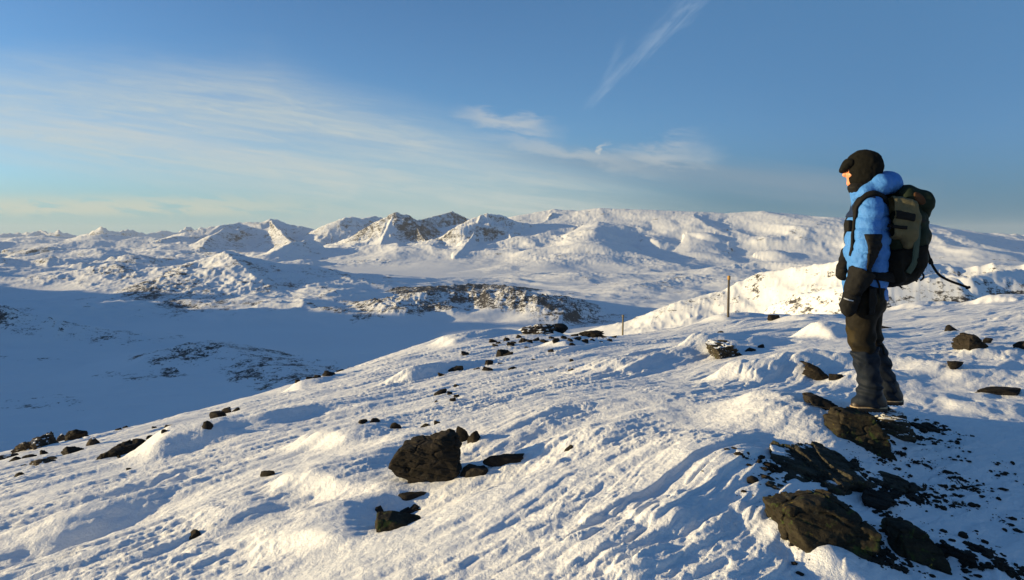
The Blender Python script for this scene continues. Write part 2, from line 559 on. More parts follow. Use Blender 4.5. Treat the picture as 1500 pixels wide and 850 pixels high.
def ground_full(x, y):
    z = ground_mid(x, y)
    r = np.hypot(x, y)
    a, b = x * CW + y * SW, -x * SW + y * CW
    # how calm the snow is: right-hand side smoother
    calm = sstep(0.10, 0.45, (x - 0.0) / np.maximum(r, 1e-3) + 0.25 * perlin2(x / 3.1, y / 3.1, 5))
    far = np.clip(r / 9.0, 0.55, 3.0)
    wx, wy = 0.35 * perlin2(x / 2.3, y / 2.3, 21), 0.35 * perlin2(x / 2.3, y / 2.3, 22)
    a1, b1 = a + wx, b + wy
    z = z + 0.075 * np.minimum(far, 1.6) * perlin2(a1 / 7.0, b1 / 2.6, 1)
    z = z + 0.045 * np.minimum(far, 2.0) * perlin2(a1 / 2.6, b1 / 0.85, 2) * (1 - 0.3 * calm)
    s1 = 1 - np.abs(perlin2(a1 / 2.6, b1 / 0.42, 3)) * 1.9
    z = z + 0.030 * np.minimum(far, 1.6) * s1 * (1 - 0.55 * calm)
    def skew(L, Wd, seed, k=0.45):
        n0 = perlin2(a1 / L, b1 / Wd, seed)
        return perlin2((a1 + k * L * n0) / L, (b1 + 0.2 * Wd * n0) / Wd, seed)
    fr = np.clip(18 / np.maximum(r, 1), 0.25, 1)
    soft = sstep(-0.3, 0.3, perlin2(a1 / 5.0 + 3, b1 / 2.0, 61))           # places swept smooth
    s2 = skew(1.9, 0.24, 4)
    z = z + 0.030 * np.minimum(far, 1.5) * np.clip(s2 + 0.1, -0.3, 0.8) * (1 - 0.5 * calm)
    # plates of crust with broken edges
    p1 = skew(1.6, 0.26, 62) + 0.25 * perlin2(a1 / 0.22, b1 / 0.06, 63)
    p2 = skew(0.80, 0.13, 64) + 0.25 * perlin2(a1 / 0.12, b1 / 0.035, 65)
    z = z + (0.019 * sstep(-0.06, 0.10, p1) + 0.010 * sstep(-0.05, 0.12, p2) * fr) * (1 - 0.45 * calm) * (0.35 + 0.65 * soft)
    s3 = skew(0.62, 0.07, 6)
    z = z + 0.010 * s3 * (1 - 0.5 * calm) * fr
    near = np.clip(1.5 - r / 14.0, 0, 1)
    crust = sstep(-0.15, 0.45, fbm2(x / 1.4, y / 1.4, 3, 31)) * near
    q1, q2 = 0.02 * perlin2(x / 0.12, y / 0.12, 35), 0.02 * perlin2(x / 0.12, y / 0.12, 36)
    k1 = fbm2((a1 + q1) / 0.45, (b1 + q2) / 0.10, 5, 37, 0.62)
    k2 = np.clip(fbm2((a + q1) / 0.10 + 5, (b + q2) / 0.045, 3, 44, 0.6), -0.2, 1.2)
    z = z + crust * (0.008 * k1 + 0.008 * k2) * (1 - 0.4 * calm)
    z = z + 0.006 * fbm2(x / 0.16, y / 0.16, 3, 40) * near
    return z


def build_snow_slope():
    az = bearings(46.0, 0.075, 2.0)
    rr = np.exp(np.linspace(math.log(1.1), math.log(130.0), 1250))
    A, R = np.meshgrid(az, rr, indexing='ij')
    x, y = (R * np.sin(A)).ravel(), (R * np.cos(A)).ravel()
    z = ground_full(x, y)
    # beyond the brow the slope plunges
    rv = R.ravel()
    z = z - 0.25 * np.maximum(rv - 75, 0)
    o = mesh_object("snow_slope", np.stack([x, y, z], 1), grid_faces(len(az), len(rr), True), MAT_SNOW)
    tag(o, "wind packed snow slope in the foreground with sculpted drifts", "ground", kind='structure')
    return o


snow_slope = build_snow_slope()

# ---------------------------------------------------------------- the country beyond
FLOOR = -300.0
# name, rock share, front width, back width, sharpness, crest points (px, py, depth)
HILLS = [
    ("plateau", .14, 3300, 4000, 0.75, [(720, 335, 8800), (760, 316, 9400), (810, 307, 9600), (845, 309, 9500), (880, 305, 9400), (960, 308, 9200), (1060, 312, 9000), (1115, 309, 9000), (1175, 316, 9200), (1240, 320, 9600), (1310, 326, 10000), (1370, 334, 10500), (1440, 351, 11000), (1530, 366, 12000)]),
    ("dome", .14, 1300, 1200, 0.15, [(880, 322, 8900), (872, 336, 7700), (862, 352, 7000), (850, 372, 6400)]),
    ("rib", .1, 900, 1000, 0.15, [(1010, 322, 8700), (1008, 340, 7900), (1012, 368, 6900)]),
    ("rib", .12, 1000, 1000, 0.15, [(1110, 318, 8800), (1118, 338, 8000), (1135, 366, 7000)]),
    ("rib", .1, 900, 1000, 0.15, [(955, 318, 9000), (950, 345, 7900), (945, 372, 6800)]),
    ("rib", .1, 1000, 1000, 0.15, [(1200, 324, 9200), (1215, 350, 8200), (1240, 372, 7200)]),
    ("rib", .35, 600, 700, 0.7, [(810, 312, 9300), (790, 335, 8600), (765, 362, 7400)]),
    ("peak_e", .28, 1300, 1500, 0.95, [(590, 378, 6900), (640, 348, 7800), (690, 319, 8200), (712, 312, 8300), (735, 315, 8500), (765, 332, 8800)]),
    ("spur_e", .15, 700, 700, 0.9, [(705, 314, 8300), (690, 350, 7500), (655, 388, 6300)]),
    ("spur_e2", .2, 600, 700, 0.9, [(735, 318, 8500), (750, 352, 7600), (770, 390, 6300)]),
    ("peak_d", .38, 1500, 1500, 1.0, [(455, 382, 8300), (500, 360, 8700), (540, 336, 9000), (562, 318, 9100), (579, 310, 9200), (596, 314, 9300), (610, 322, 9500), (628, 319, 10000), (648, 314, 10500), (662, 309, 10800), (680, 317, 11000), (700, 325, 11000)]),
    ("spur_d", .12, 900, 900, 0.95, [(578, 311, 9200), (562, 345, 8500), (548, 392, 6900)]),
    ("spur_d2", .45, 600, 700, 0.95, [(600, 317, 9300), (622, 350, 8400), (640, 385, 7200)]),
    ("peak_c", .28, 2000, 1800, 1.0, [(450, 352, 11000), (485, 330, 11600), (500, 322, 11800), (514, 318, 12000), (535, 322, 12000), (552, 317, 12300), (572, 322, 12500), (640, 330, 12500)]),
    ("peak_b", .25, 2300, 1800, 0.9, [(270, 364, 10300), (308, 342, 11000), (326, 330, 11500), (350, 327, 12000), (384, 328, 12000), (397, 322, 12200), (412, 328, 12200), (430, 338, 12000), (460, 350, 11800), (500, 352, 11500)]),
    ("spur_b", .3, 800, 900, 0.9, [(397, 325, 12000), (420, 348, 10500), (445, 368, 9000)]),
    ("spur_b2", .3, 700, 900, 0.9, [(330, 333, 11200), (300, 355, 9800), (290, 372, 8600)]),
    ("far_peaks", .2, 750, 900, 1.0, [(-900, 330, 24000), (-600, 338, 24000), (-300, 332, 24000), (-150, 336, 23000), (-50, 344, 23000), (0, 342, 23500), (20, 341, 24000), (45, 340, 24000), (60, 337, 24500), (72, 341, 24000), (86, 336, 24000), (100, 342, 24000), (112, 347, 24000), (130, 341, 23500), (148, 333, 23500), (160, 339, 23500), (172, 340, 24000), (190, 336, 24500), (215, 342, 24500), (240, 337, 25000), (258, 341, 25000), (274, 331, 25500), (286, 336, 25500), (300, 331, 25500), (322, 340, 25500), (360, 345, 25500)]),
    ("far_front", .2, 2500, 2500, 0.8, [(-200, 350, 17000), (0, 349, 17500), (60, 346, 17500), (110, 351, 17000), (150, 344, 17000), (200, 347, 17500), (260, 351, 17000), (310, 356, 16000)]),
    ("mid_left", .15, 1700, 1700, 0.6, [(-250, 366, 9500), (-60, 360, 9500), (20, 356, 10000), (90, 358, 9800), (150, 354, 10000), (220, 356, 10000), (290, 364, 9500), (360, 370, 9000)]),
    ("mid_left2", .2, 1000, 1000, 0.7, [(-200, 385, 6600), (0, 382, 6600), (60, 374, 6900), (105, 366, 7000), (150, 362, 7000), (200, 374, 6800), (250, 376, 6600), (300, 378, 6500), (345, 384, 6200)]),
    ("low_hills", .2, 500, 600, 0.7, [(395, 372, 6900), (430, 360, 7400), (452, 355, 7600)]),
    ("main_hill", .24, 800, 1200, 0.75, [(10, 432, 3450), (75, 416, 3700), (105, 404, 3900), (132, 394, 4000), (168, 384, 3900), (190, 388, 3850), (215, 394, 3800), (255, 394, 3750), (300, 386, 3850), (330, 372, 3950), (365, 381, 3900), (420, 398, 3700), (480, 412, 3600), (545, 420, 3600)]),
    ("main_spur", .38, 650, 600, 0.75, [(262, 394, 3700), (290, 410, 3300), (318, 428, 3000), (330, 446, 2750), (300, 462, 2600)]),
    ("main_spur2", .40, 550, 550, 0.8, [(172, 386, 3900), (195, 402, 3600), (235, 425, 3200), (220, 445, 2950)]),
    ("main_spur3", .28, 700, 600, 0.75, [(330, 374, 3900), (375, 405, 3300), (410, 430, 3000), (430, 450, 2800)]),
    ("main_spur4", .3, 350, 400, 0.8, [(110, 404, 3850), (140, 422, 3500), (110, 432, 3350)]),
    ("crag", .43, 240, 600, 0.45, [(540, 462, 2380), (575, 444, 2450), (605, 431, 2550), (640, 427, 2600), (680, 429, 2620), (720, 427, 2600), (752, 425, 2580), (785, 438, 2480), (812, 458, 2400)]),
    ("crag_back", .5, 300, 400, 0.7, [(600, 424, 3300), (650, 418, 3400), (700, 415, 3500), (750, 420, 3400)]),
    ("knoll", .37, 170, 260, 0.7, [(225, 540, 1480), (262, 510, 1560), (292, 500, 1600), (330, 508, 1580), (385, 540, 1440), (440, 560, 1300)]),
    ("shoulder", .30, 190, 300, 0.8, [(-400, 425, 1950), (-150, 436, 1950), (0, 447, 1900), (55, 462, 1900), (110, 477, 1900), (170, 490, 1900)]),
    ("right_hill", .24, 480, 420, 0.6, [(1062, 424, 1850), (1112, 399, 1850), (1170, 389, 1750), (1240, 380, 1650), (1300, 378, 1600), (1400, 388, 1600), (1600, 384, 1500)]),
    ("right_near", .13, 240, 260, 0.6, [(1130, 446, 1000), (1170, 432, 950), (1230, 418, 900), (1300, 410, 860), (1400, 406, 850)]),
    ("right_lit", .12, 350, 350, 0.7, [(1290, 420, 1300), (1340, 406, 1400), (1378, 398, 1450), (1420, 403, 1400), (1470, 395, 1450), (1560, 392, 1500)]),
    ("small_hill", .25, 420, 400, 0.7, [(930, 418, 3600), (975, 409, 3900), (1012, 402, 4000), (1050, 410, 3900)]),
    ("small_hill", .2, 380, 400, 0.7, [(820, 408, 4500), (858, 399, 4700), (885, 401, 4700), (920, 410, 4500)]),
    ("small_hill", .15, 400, 400, 0.6, [(700, 396, 5600), (735, 390, 5700), (770, 395, 5600)]),
    ("small_hill", .15, 500, 400, 0.6, [(1040, 392, 5000), (1110, 384, 5200), (1180, 386, 5000)]),
    ("right_far", .3, 2500, 2500, 0.8, [(1390, 362, 13500), (1430, 355, 14500), (1470, 351, 15000), (1505, 343, 15500), (1600, 330, 15500), (1750, 330, 15000)]),
    ("right_far2", .5, 900, 1500, 0.6, [(1440, 362, 9000), (1470, 357, 9200), (1530, 356, 9200), (1650, 352, 9000)]),
]
# ridges outside the picture, to the left: they throw the long valley shadow
SIDE = [
    ("side_ridge", .2, 1500, 1500, 0.9, [(-3600, -900, 200), (-3500, 0, 260), (-3400, 900, 290), (-3500, 1400, 270), (-3600, 1750, 90), (-3500, 2050, 180), (-3700, 2400, -70), (-3600, 2750, 50), (-3900, 3150, -150), (-4000, 3700, -60), (-4500, 4300, -180)]),
    ("side_ridge", .2, 1800, 1800, 0.9, [(-9500, 2500, 200), (-9000, 4500, 260), (-9500, 6000, 120)]),
]


def hill_field(x, y):
    n = len(x)
    floor = np.full(n, FLOOR)
    acc = np.zeros(n)            # height above floor
    rock = np.zeros(n)
    rel = np.zeros(n)            # 0 at foot .. 1 at crest
    allh = [(nm, rk, wf, wb, sh, [W(*p) for p in pts]) for nm, rk, wf, wb, sh, pts in HILLS]
    allh += [(nm, rk, wf, wb, sh, [np.array(p, dtype=float) for p in pts]) for nm, rk, wf, wb, sh, pts in SIDE]
    for nm, rk, wf, wb, sh, P in allh:
        P = np.array(P)
        wm = max(wf, wb) * 1.5
        sel = np.nonzero((x > P[:, 0].min() - wm) & (x < P[:, 0].max() + wm) & (y > P[:, 1].min() - wm) & (y < P[:, 1].max() + wm))[0]
        if not len(sel):
            continue
        xs, ys = x[sel], y[sel]
        # warp so that flanks are not straight
        k = 0.5 * (wf + wb)
        wx = 0.22 * k * perlin2(xs / k * 1.1, ys / k * 1.1, 301) + 0.09 * k * perlin2(xs / k * 3.1, ys / k * 3.1, 303)
        wy = 0.22 * k * perlin2(xs / k * 1.1, ys / k * 1.1, 302) + 0.09 * k * perlin2(xs / k * 3.1, ys / k * 3.1, 304)
        best = np.full(len(sel), -1.0)
        bt = np.zeros(len(sel))
        for i in range(len(P) - 1):
            p, q = P[i], P[i + 1]
            d = q[:2] - p[:2]
            L2 = d @ d + 1e-9
            t = np.clip(((xs - p[0]) * d[0] + (ys - p[1]) * d[1]) / L2, 0, 1)
            cx, cy = p[0] + t * d[0], p[1] + t * d[1]
            dist0 = np.hypot(xs - cx, ys - cy)
            kk = np.clip(dist0 / (0.25 * k), 0, 1)
            dist = np.hypot(xs + wx * kk - cx, ys + wy * kk - cy)
            along = (ys - cy) if abs(d[0]) > 0.5 * abs(d[1]) else (xs - cx)
            w = wf + (wb - wf) * sstep(-0.6, 0.6, along / (dist0 + 1e-6))
            u = np.clip(1 - dist / w, 0, 1)
            # sh=1: pointed crest with a concave foot; small: rounded top
            prof = sh * (0.45 * u + 0.55 * u * u) + (1 - sh) * (u * u * (3 - 2 * u))
            h = (p[2] + t * (q[2] - p[2]) - FLOOR) * prof
            b = h > best
            best = np.where(b, h, best)
            bt = np.where(b, prof, bt)
        old = acc[sel]
        # smooth maximum keeps valleys soft
        kk = 14.0 + 0.004 * ys.clip(0)
        hmx = np.maximum(old, best)
        dlt = np.abs(old - best)
        new = hmx + np.clip(np.minimum(old, best) / 25.0, 0, 1) * 0.125 * np.maximum(kk - dlt, 0) ** 2 / kk
        win = best > old
        acc[sel] = new
        rel[sel] = np.where(win, bt, rel[sel])
        f = sstep(0.05, 0.5, bt)
        rock[sel] = np.where(win, rk * f, rock[sel])
    return floor, acc, rel, rock


def country(x, y):
    floor, h, rel, rock = hill_field(x, y)
    h = h * np.where((x < -2600) & (y < 3200), 1 + 0.16 * perlin2(x / 420, y / 420, 475) + 0.08 * perlin2(x / 150, y / 150, 476), 1.0)
    r = np.hypot(x, y)
    # gullies and ribs: carve flanks, leave the crests close to the measured line
    up = np.clip(h / 60.0, 0, 1)
    sc = np.clip(y / 9000.0, 0.16, 1.4)
    flank = np.clip((1 - rel) * 1.6 + 0.10, 0, 1) * up
    wx = 150 * perlin2(x / 900, y / 900, 401)
    wy = 150 * perlin2(x / 900, y / 900, 402)
    g1 = ridged2((x + wx) / 1500, (y + wy) / 1900, 6, 410, 0.42)
    g2 = ridged2((x + wx) / 420 + 7, (y + wy) / 520, 5, 430)
    g3 = ridged2(x / 110 + 3, y / 130, 4, 450)
    amp1 = np.minimum(0.34 * h, 75) * sstep(2500, 6000, y + 0 * x)
    rk0 = np.clip(1.7 * rock - 0.15 + 0.30 * perlin2(x / 700, y / 700, 495), 0.0, 1)
    z = floor + h
    z = z + flank * amp1 * (g1 - 1.05)
    z = z + np.minimum(0.14 * h, 17) * (0.25 + 0.75 * flank) * (0.28 + 1.4 * rk0) * (g2 - 0.95) * up
    z = z + np.minimum(0.10 * h, 7) * (0.15 + 1.8 * rk0) * (g3 - 0.9) * up
    # rocky crags get broken steps
    z = z + rock * up * 12.0 * (ridged2(x / 45, y / 60, 4, 470) - 0.9)
    # undulating valley floor, dead flat lakes where nothing rises
    # rugged hillocks over the left half of the valley, gentler ones on the right; frozen lakes stay flat
    lake = np.zeros_like(x)
    for lx, ly, ra, rb in ((-2260, 3350, 420, 330), (-720, 1990, 620, 260), (-1250, 5400, 1100, 800), (340, 2150, 260, 160), (-400, 2700, 300, 300)):
        lake = np.maximum(lake, sstep(1.5, 0.8, np.hypot((x - lx) / ra, (y - ly) / rb)))
    bx, by = x + 140 * perlin2(x / 500, y / 500, 483), y + 140 * perlin2(x / 500, y / 500, 484)
    hk = np.clip(fbm2(bx / 950, by / 800, 5, 485, 0.5) + 0.22, 0, 1.1)
    side = np.clip(1.0 - (x / np.maximum(y, 1) + 0.28) / 0.25, 0.32, 1.0) * (0.30 * sstep(500, 1000, y) + 0.70 * sstep(1500, 2300, y)) * (0.65 + 0.55 * sstep(3500, 7000, y))
    bump_h = 112.0 * hk * side * (1 - lake) * (1 - 0.7 * up)
    z = z + bump_h + np.clip(bump_h / 40, 0, 1) * 7.0 * (ridged2(x / 150, y / 150, 4, 486) - 0.9)
    pm = sstep(1.35, 1.0, np.hypot((x - 325) / 135, (y - 2180) / 230))
    z = z + pm * (np.minimum(z, -303.0) - z)
    hrock = np.clip(bump_h / 70.0, 0, 1) * 0.34
    und = sstep(-0.10, 0.25, fbm2(x / 800, y / 800, 2, 480)) * (1 - lake)
    z = z + (1 - pm) * (1 - up) * (1 - lake) * 3.2 * ridged2((x + 0.5 * y) / 240, (y - 0.3 * x) / 70, 3, 487) * sstep(0, 0.4, perlin2(x / 400, y / 400, 488) + 0.15)
    z = z + (1 - pm) * und * (5.0 + 7.0 * perlin2(x / 260, y / 260, 481) + 4.0 * ridged2(x / 330, y / 150, 4, 482)) * (1 - up)
    hrock = np.maximum(hrock, 0.30 * (1 - lake) * sstep(0.25, 0.6, perlin2(x / 330, y / 120, 489)))
    rk = np.maximum(rock, hrock) + 0.10 * perlin2(x / 300, y / 300, 490) * up
    rk = rk + 0.20 * np.clip(g2 - 1.1, 0, 1) * up
    return z, np.clip(rk, 0, 1)


def build_country():
    az = bearings(42.0, 0.065, 1.5)
    rr = np.exp(np.linspace(math.log(60.0), math.log(34000.0), 1150))
    A, R = np.meshgrid(az, rr, indexing='ij')
    x, y = (R * np.sin(A)).ravel(), (R * np.cos(A)).ravel()
    z, rk = country(x, y)
    rv = R.ravel()
    # the flank of the ridge we stand on runs down to the valley
    flank = -16.0 - 0.34 * np.maximum(rv - 60, 0) + 5 * perlin2(x / 90, y / 90, 500)
    z = np.maximum(z, np.where(rv < 1400, flank, -1e9))
    z = np.where(rv < 300, np.minimum(z, -14.0 - 0.13 * (rv - 60)), z)
    o = mesh_object("mountains", np.stack([x, y, z], 1), grid_faces(len(az), len(rr), True), MAT_TERRAIN)
    at = o.data.attributes.new("rock", 'FLOAT', 'POINT')
    at.data.foreach_set("value", rk.astype(np.float32))
    tag(o, "snow covered valley, hills and mountains stretching to the horizon", "mountains", kind='structure')
    return o


mountains = build_country()


def build_pond():
    m, nt, b = new_mat("open_water")
    b.inputs['Base Color'].default_value = (0.02, 0.035, 0.05, 1)
    b.inputs['Roughness'].default_value = 0.5
    b.inputs['Specular IOR Level'].default_value = 0.12
    pts = [(850, 487), (880, 482), (905, 479), (925, 476), (936, 468), (944, 466), (946, 470), (938, 478), (944, 482), (935, 488), (910, 492), (870, 494), (845, 494)]
    vs = []
    for px, py in pts:
        d = 298.5 / (py - HY) * F
        vs.append(W(px, py, d))
    o = mesh_object("water", vs, [list(range(len(vs)))], m, smooth=False)
    tag(o, "dark unfrozen water between snow banks in the valley", "water", kind='structure')


build_pond()


def build_haze():
    """one closed box of thin cold air round the whole place"""
    x, y0, y1, zb, zt = 36000.0, -36000.0, 36000.0, -700.0, 520.0
    vs = [(-x, y0, zb), (x, y0, zb), (x, y1, zb), (-x, y1, zb), (-x, y0, zt), (x, y0, zt), (x, y1, zt), (-x, y1, zt)]
    fs = [[3, 2, 1, 0], [4, 5, 6, 7], [0, 1, 5, 4], [1, 2, 6, 5], [2, 3, 7, 6], [3, 0, 4, 7]]
    m = bpy.data.materials.new("thin_cold_air")
    m.use_nodes = True
    nt = NT(m.node_tree)
    nt.n.clear()
    out = nt.new('ShaderNodeOutputMaterial')
    v = nt.new('ShaderNodeVolumePrincipled')
    v.inputs['Color'].default_value = (0.80, 0.88, 1.0, 1)
    v.inputs['Density'].default_value = HAZE_DENSITY
    v.inputs['Density Attribute'].default_value = ""
    v.inputs['Anisotropy'].default_value = 0.0
    nt.l.new(v.outputs[0], out.inputs['Volume'])
    o = mesh_object("haze", vs, fs, m, smooth=False)
    tag(o, "thin bluish winter air over the distant mountains", "haze", kind='stuff')


HAZE_DENSITY = 1.1e-5
build_haze()

# ---------------------------------------------------------------- shapes from distance fields
def surface_net(field, lo, hi, step):
    """quads of the zero surface of field(P) in the box lo..hi"""
    lo, hi = np.array(lo, float), np.array(hi, float)
    n = np.ceil((hi - lo) / step).astype(int) + 1
    ax = [lo[i] + step * np.arange(n[i]) for i in range(3)]
    X, Y, Z = np.meshgrid(*ax, indexing='ij')
    f = field(np.stack([X.ravel(), Y.ravel(), Z.ravel()], 1)).reshape(n)
    s = f < 0
    c = np.zeros(n - 1, dtype=np.int8)
    for i in (0, 1):
        for j in (0, 1):
            for k in (0, 1):
                c += s[i:n[0] - 1 + i, j:n[1] - 1 + j, k:n[2] - 1 + k]
    act = (c > 0) & (c < 8)
    idx = -np.ones(n - 1, dtype=np.int64)
    ids = np.argwhere(act)
    idx[act] = np.arange(len(ids))
    acc = np.zeros((len(ids), 3))
    cnt = np.zeros(len(ids))
    I, J, K = ids.T
    corners = [(i, j, k) for i in (0, 1) for j in (0, 1) for k in (0, 1)]
    for a in corners:
        for ax_ in range(3):
            if a[ax_] == 0:
                b = list(a)
                b[ax_] = 1
                fa = f[I + a[0], J + a[1], K + a[2]]
                fb = f[I + b[0], J + b[1], K + b[2]]
                cr = (fa < 0) != (fb < 0)
                t = np.where(cr, fa / np.where(cr, fa - fb, 1), 0)
                p = np.array(a, float)[None, :] + np.outer(t, np.eye(3)[ax_])
                acc += np.where(cr[:, None], p, 0)
                cnt += cr
    V = lo + step * (ids + acc / cnt[:, None])
    quads = []
    for ax_ in range(3):
        u, v = [(1, 2), (2, 0), (0, 1)][ax_]
        sl0 = [slice(None)] * 3
        sl1 = [slice(None)] * 3
        sl0[ax_] = slice(0, -1)
        sl1[ax_] = slice(1, None)
        a, b = s[tuple(sl0)], s[tuple(sl1)]
        e = np.argwhere(a != b)
        e = e[(e[:, u] > 0) & (e[:, v] > 0) & (e[:, u] < n[u] - 1) & (e[:, v] < n[v] - 1)]
        fl = a[tuple(e.T)]

        def at(du, dv):
            q = e.copy()
            q[:, u] += du
            q[:, v] += dv
            return idx[tuple(q.T)]
        q = np.stack([at(-1, -1), at(0, -1), at(0, 0), at(-1, 0)], 1)
        q[~fl] = q[~fl][:, ::-1]
        quads.append(q)
    Q = np.concatenate(quads)
    Q = Q[(Q >= 0).all(1)]
    return V, Q


def cone(P, a, b, ra, rb, flat=None):
    """distance to a rounded cone a-b; flat=(axis, factor) squeezes space along an axis first"""
    a, b = np.array(a, float), np.array(b, float)
    if flat:
        S = np.ones(3)
        S[flat[0]] = 1 / flat[1]
        P, a, b = P * S, a * S, b * S
    ba = b - a
    pa = P - a
    t = np.clip(pa @ ba / (ba @ ba + 1e-12), 0, 1)
    d = np.linalg.norm(pa - t[:, None] * ba, axis=1) - (ra + t * (rb - ra))
    return d


def chain(P, pts, k=0.03, flat=None):
    r = None
    for (a, ra), (b, rb) in zip(pts[:-1], pts[1:]):
        d = cone(P, a, b, ra, rb, flat)
        r = d if r is None else np.minimum(r, d)
    return r


def ell(P, c, rad, rot=None):
    q = P - np.array(c)
    if rot is not None:
        q = q @ rot
    q = q / np.array(rad)
    l = np.linalg.norm(q, axis=1)
    return (l - 1) * min(rad)


def rbox(P, c, half, r, rot=None):
    q = P - np.array(c)
    if rot is not None:
        q = q @ rot
    q = np.abs(q) - (np.array(half) - r)
    return np.linalg.norm(np.maximum(q, 0), axis=1) + np.minimum(q.max(1), 0) - r


def smin(a, b, k):
    h = np.clip(0.5 + 0.5 * (b - a) / k, 0, 1)
    return b + (a - b) * h - k * h * (1 - h)


def smax(a, b, k):
    return -smin(-a, -b, k)


def roty(deg):
    a = math.radians(deg)
    return np.array([[math.cos(a), 0, math.sin(a)], [0, 1, 0], [-math.sin(a), 0, math.cos(a)]])


def rotz(deg):
    a = math.radians(deg)
    return np.array([[math.cos(a), -math.sin(a), 0], [math.sin(a), math.cos(a), 0], [0, 0, 1]])


def part(name, parent, field, lo, hi, step, mat, label=None):
    V, Q = surface_net(field, lo, hi, step)
    o = mesh_object(name, V, Q, mat, parent)
    if label:
        o['label'] = label
    return o


def sweep(path, width, thick, normal_hint=(0, 1, 0), sub=5):
    """a strap: flat ribbon along a smoothed path"""
    P = [np.array(p, float) for p in path]
    pts = []
    for i in range(len(P) - 1):
        p0, p1, p2, p3 = P[max(i - 1, 0)], P[i], P[i + 1], P[min(i + 2, len(P) - 1)]
        for k in range(sub):
            t = k / sub
            pts.append(0.5 * (2 * p1 + (p2 - p0) * t + (2 * p0 - 5 * p1 + 4 * p2 - p3) * t * t + (3 * p1 - p0 - 3 * p2 + p3) * t ** 3))
    pts.append(P[-1])
    vs, fs = [], []
    for i, p in enumerate(pts):
        tg = pts[min(i + 1, len(pts) - 1)] - pts[max(i - 1, 0)]
        tg = tg / (np.linalg.norm(tg) + 1e-9)
        nh = np.array(normal_hint, float)
        n = nh - tg * (nh @ tg)
        n /= np.linalg.norm(n) + 1e-9
        s = np.cross(tg, n)
        w, h = width / 2, thick / 2
        for a, b in ((-1, -1), (1, -1), (1, 1), (-1, 1)):
            vs.append(p + s * w * a + n * h * b)
    for i in range(len(pts) - 1):
        for k in range(4):
            fs.append([i * 4 + k, i * 4 + (k + 1) % 4, (i + 1) * 4 + (k + 1) % 4, (i + 1) * 4 + k])
    fs.append([3, 2, 1, 0])
    n = (len(pts) - 1) * 4
    fs.append([n, n + 1, n + 2, n + 3])
    return vs, fs



# ---------------------------------------------------------------- rocks
def ico(sub):
    import bmesh
    bm = bmesh.new()
    bmesh.ops.create_icosphere(bm, subdivisions=sub, radius=1.0)
    v = np.array([q.co[:] for q in bm.verts])
    f = np.array([[q.index for q in p.verts] for p in bm.faces])
    bm.free()
    return v, f


ICO = {k: ico(k) for k in (2, 3, 4, 5, 6)}


def rock_material(name, dark, light, lichen=0.0, snow=0.0, crust=0.5):
    m, nt, b = new_mat(name)
    tc = nt.new('ShaderNodeTexCoord')
    oi = nt.new('ShaderNodeObjectInfo')
    vm = nt.new('ShaderNodeVectorMath', operation='ADD')
    nt.l.new(tc.outputs['Object'], vm.inputs[0])
    nt.put(vm.inputs[1], nt.xyz(nt.m('MULTIPLY', oi.outputs['Random'], 37.0), nt.m('MULTIPLY', oi.outputs['Random'], 11.0), 0.0))
    P = vm.outputs[0]
    mp = nt.new('ShaderNodeMapping')
    mp.inputs['Scale'].default_value = (1, 1, 3.5)
    mp.inputs['Rotation'].default_value = (0.25, -0.3, 0.4)
    nt.l.new(P, mp.inputs['Vector'])
    n1 = nt.noise(mp.outputs[0], 7.0, 8, 0.68, 0.4)
    n2 = nt.noise(P, 45.0, 5, 0.7)
    f = nt.smooth(nt.m('MULTIPLY_ADD', n2, 0.45, nt.m('MULTIPLY', n1, 0.6)), 0.38, 0.68)
    col = nt.mix(f, dark, light)
    # grey crust lichen specks
    v = nt.noise(P, 22.0, 6, 0.75, 0.6)
    col = nt.mix(nt.m('MULTIPLY', nt.smooth(v, 0.60, 0.68), crust), col, (0.085, 0.088, 0.070))
    if lichen:
        l1 = nt.noise(P, 12.0, 8, 0.75, 0.6)
        col = nt.mix(nt.m('MULTIPLY', nt.smooth(l1, 0.55, 0.63), lichen), col, (0.045, 0.062, 0.018))
        l2 = nt.noise(P, 14.0, 7, 0.75, 0.8)
        col = nt.mix(nt.m('MULTIPLY', nt.smooth(l2, 0.63, 0.69), lichen), col, (0.26, 0.20, 0.03))
    if snow:
        geo = nt.new('ShaderNodeNewGeometry')
        sep = nt.new('ShaderNodeSeparateXYZ')
        nt.l.new(geo.outputs['Normal'], sep.inputs[0])
        sn = nt.noise(P, 5.5, 5, 0.6, 0.3)
        k = nt.m('MULTIPLY', nt.smooth(sep.outputs[2], 0.55, 0.8), nt.smooth(sn, 0.62 - 0.25 * snow, 0.66 - 0.25 * snow))
        col = nt.mix(k, col, (0.70, 0.72, 0.74))
    nt.put(b.inputs['Base Color'], col)
    b.inputs['Roughness'].default_value = 0.88
    b.inputs['Specular IOR Level'].default_value = 0.1
    bp = nt.new('ShaderNodeBump')
    bp.inputs['Strength'].default_value = 0.8
    bp.inputs['Distance'].default_value = 0.02
    nt.put(bp.inputs['Height'], nt.m('MULTIPLY_ADD', n2, 0.5, n1))
    nt.put(b.inputs['Normal'], bp.outputs[0])
    return m


R_DARK = rock_material("dark_schist", (0.012, 0.011, 0.010), (0.029, 0.025, 0.021))
R_BROWN = rock_material("brown_schist", (0.014, 0.012, 0.009), (0.032, 0.026, 0.020))
R_GREEN = rock_material("lichen_schist", (0.014, 0.012, 0.009), (0.040, 0.034, 0.022), lichen=0.9)
R_SNOWY = rock_material("snow_dusted_schist", (0.014, 0.013, 0.011), (0.068, 0.058, 0.042), lichen=0.5, snow=0.62)
R_PATCHY = rock_material("slab_schist", (0.014, 0.013, 0.011), (0.062, 0.056, 0.042), lichen=0.5, snow=0.22)
R_FAR = rock_material("black_schist", (0.014, 0.013, 0.012), (0.07, 0.055, 0.04), snow=0.35)


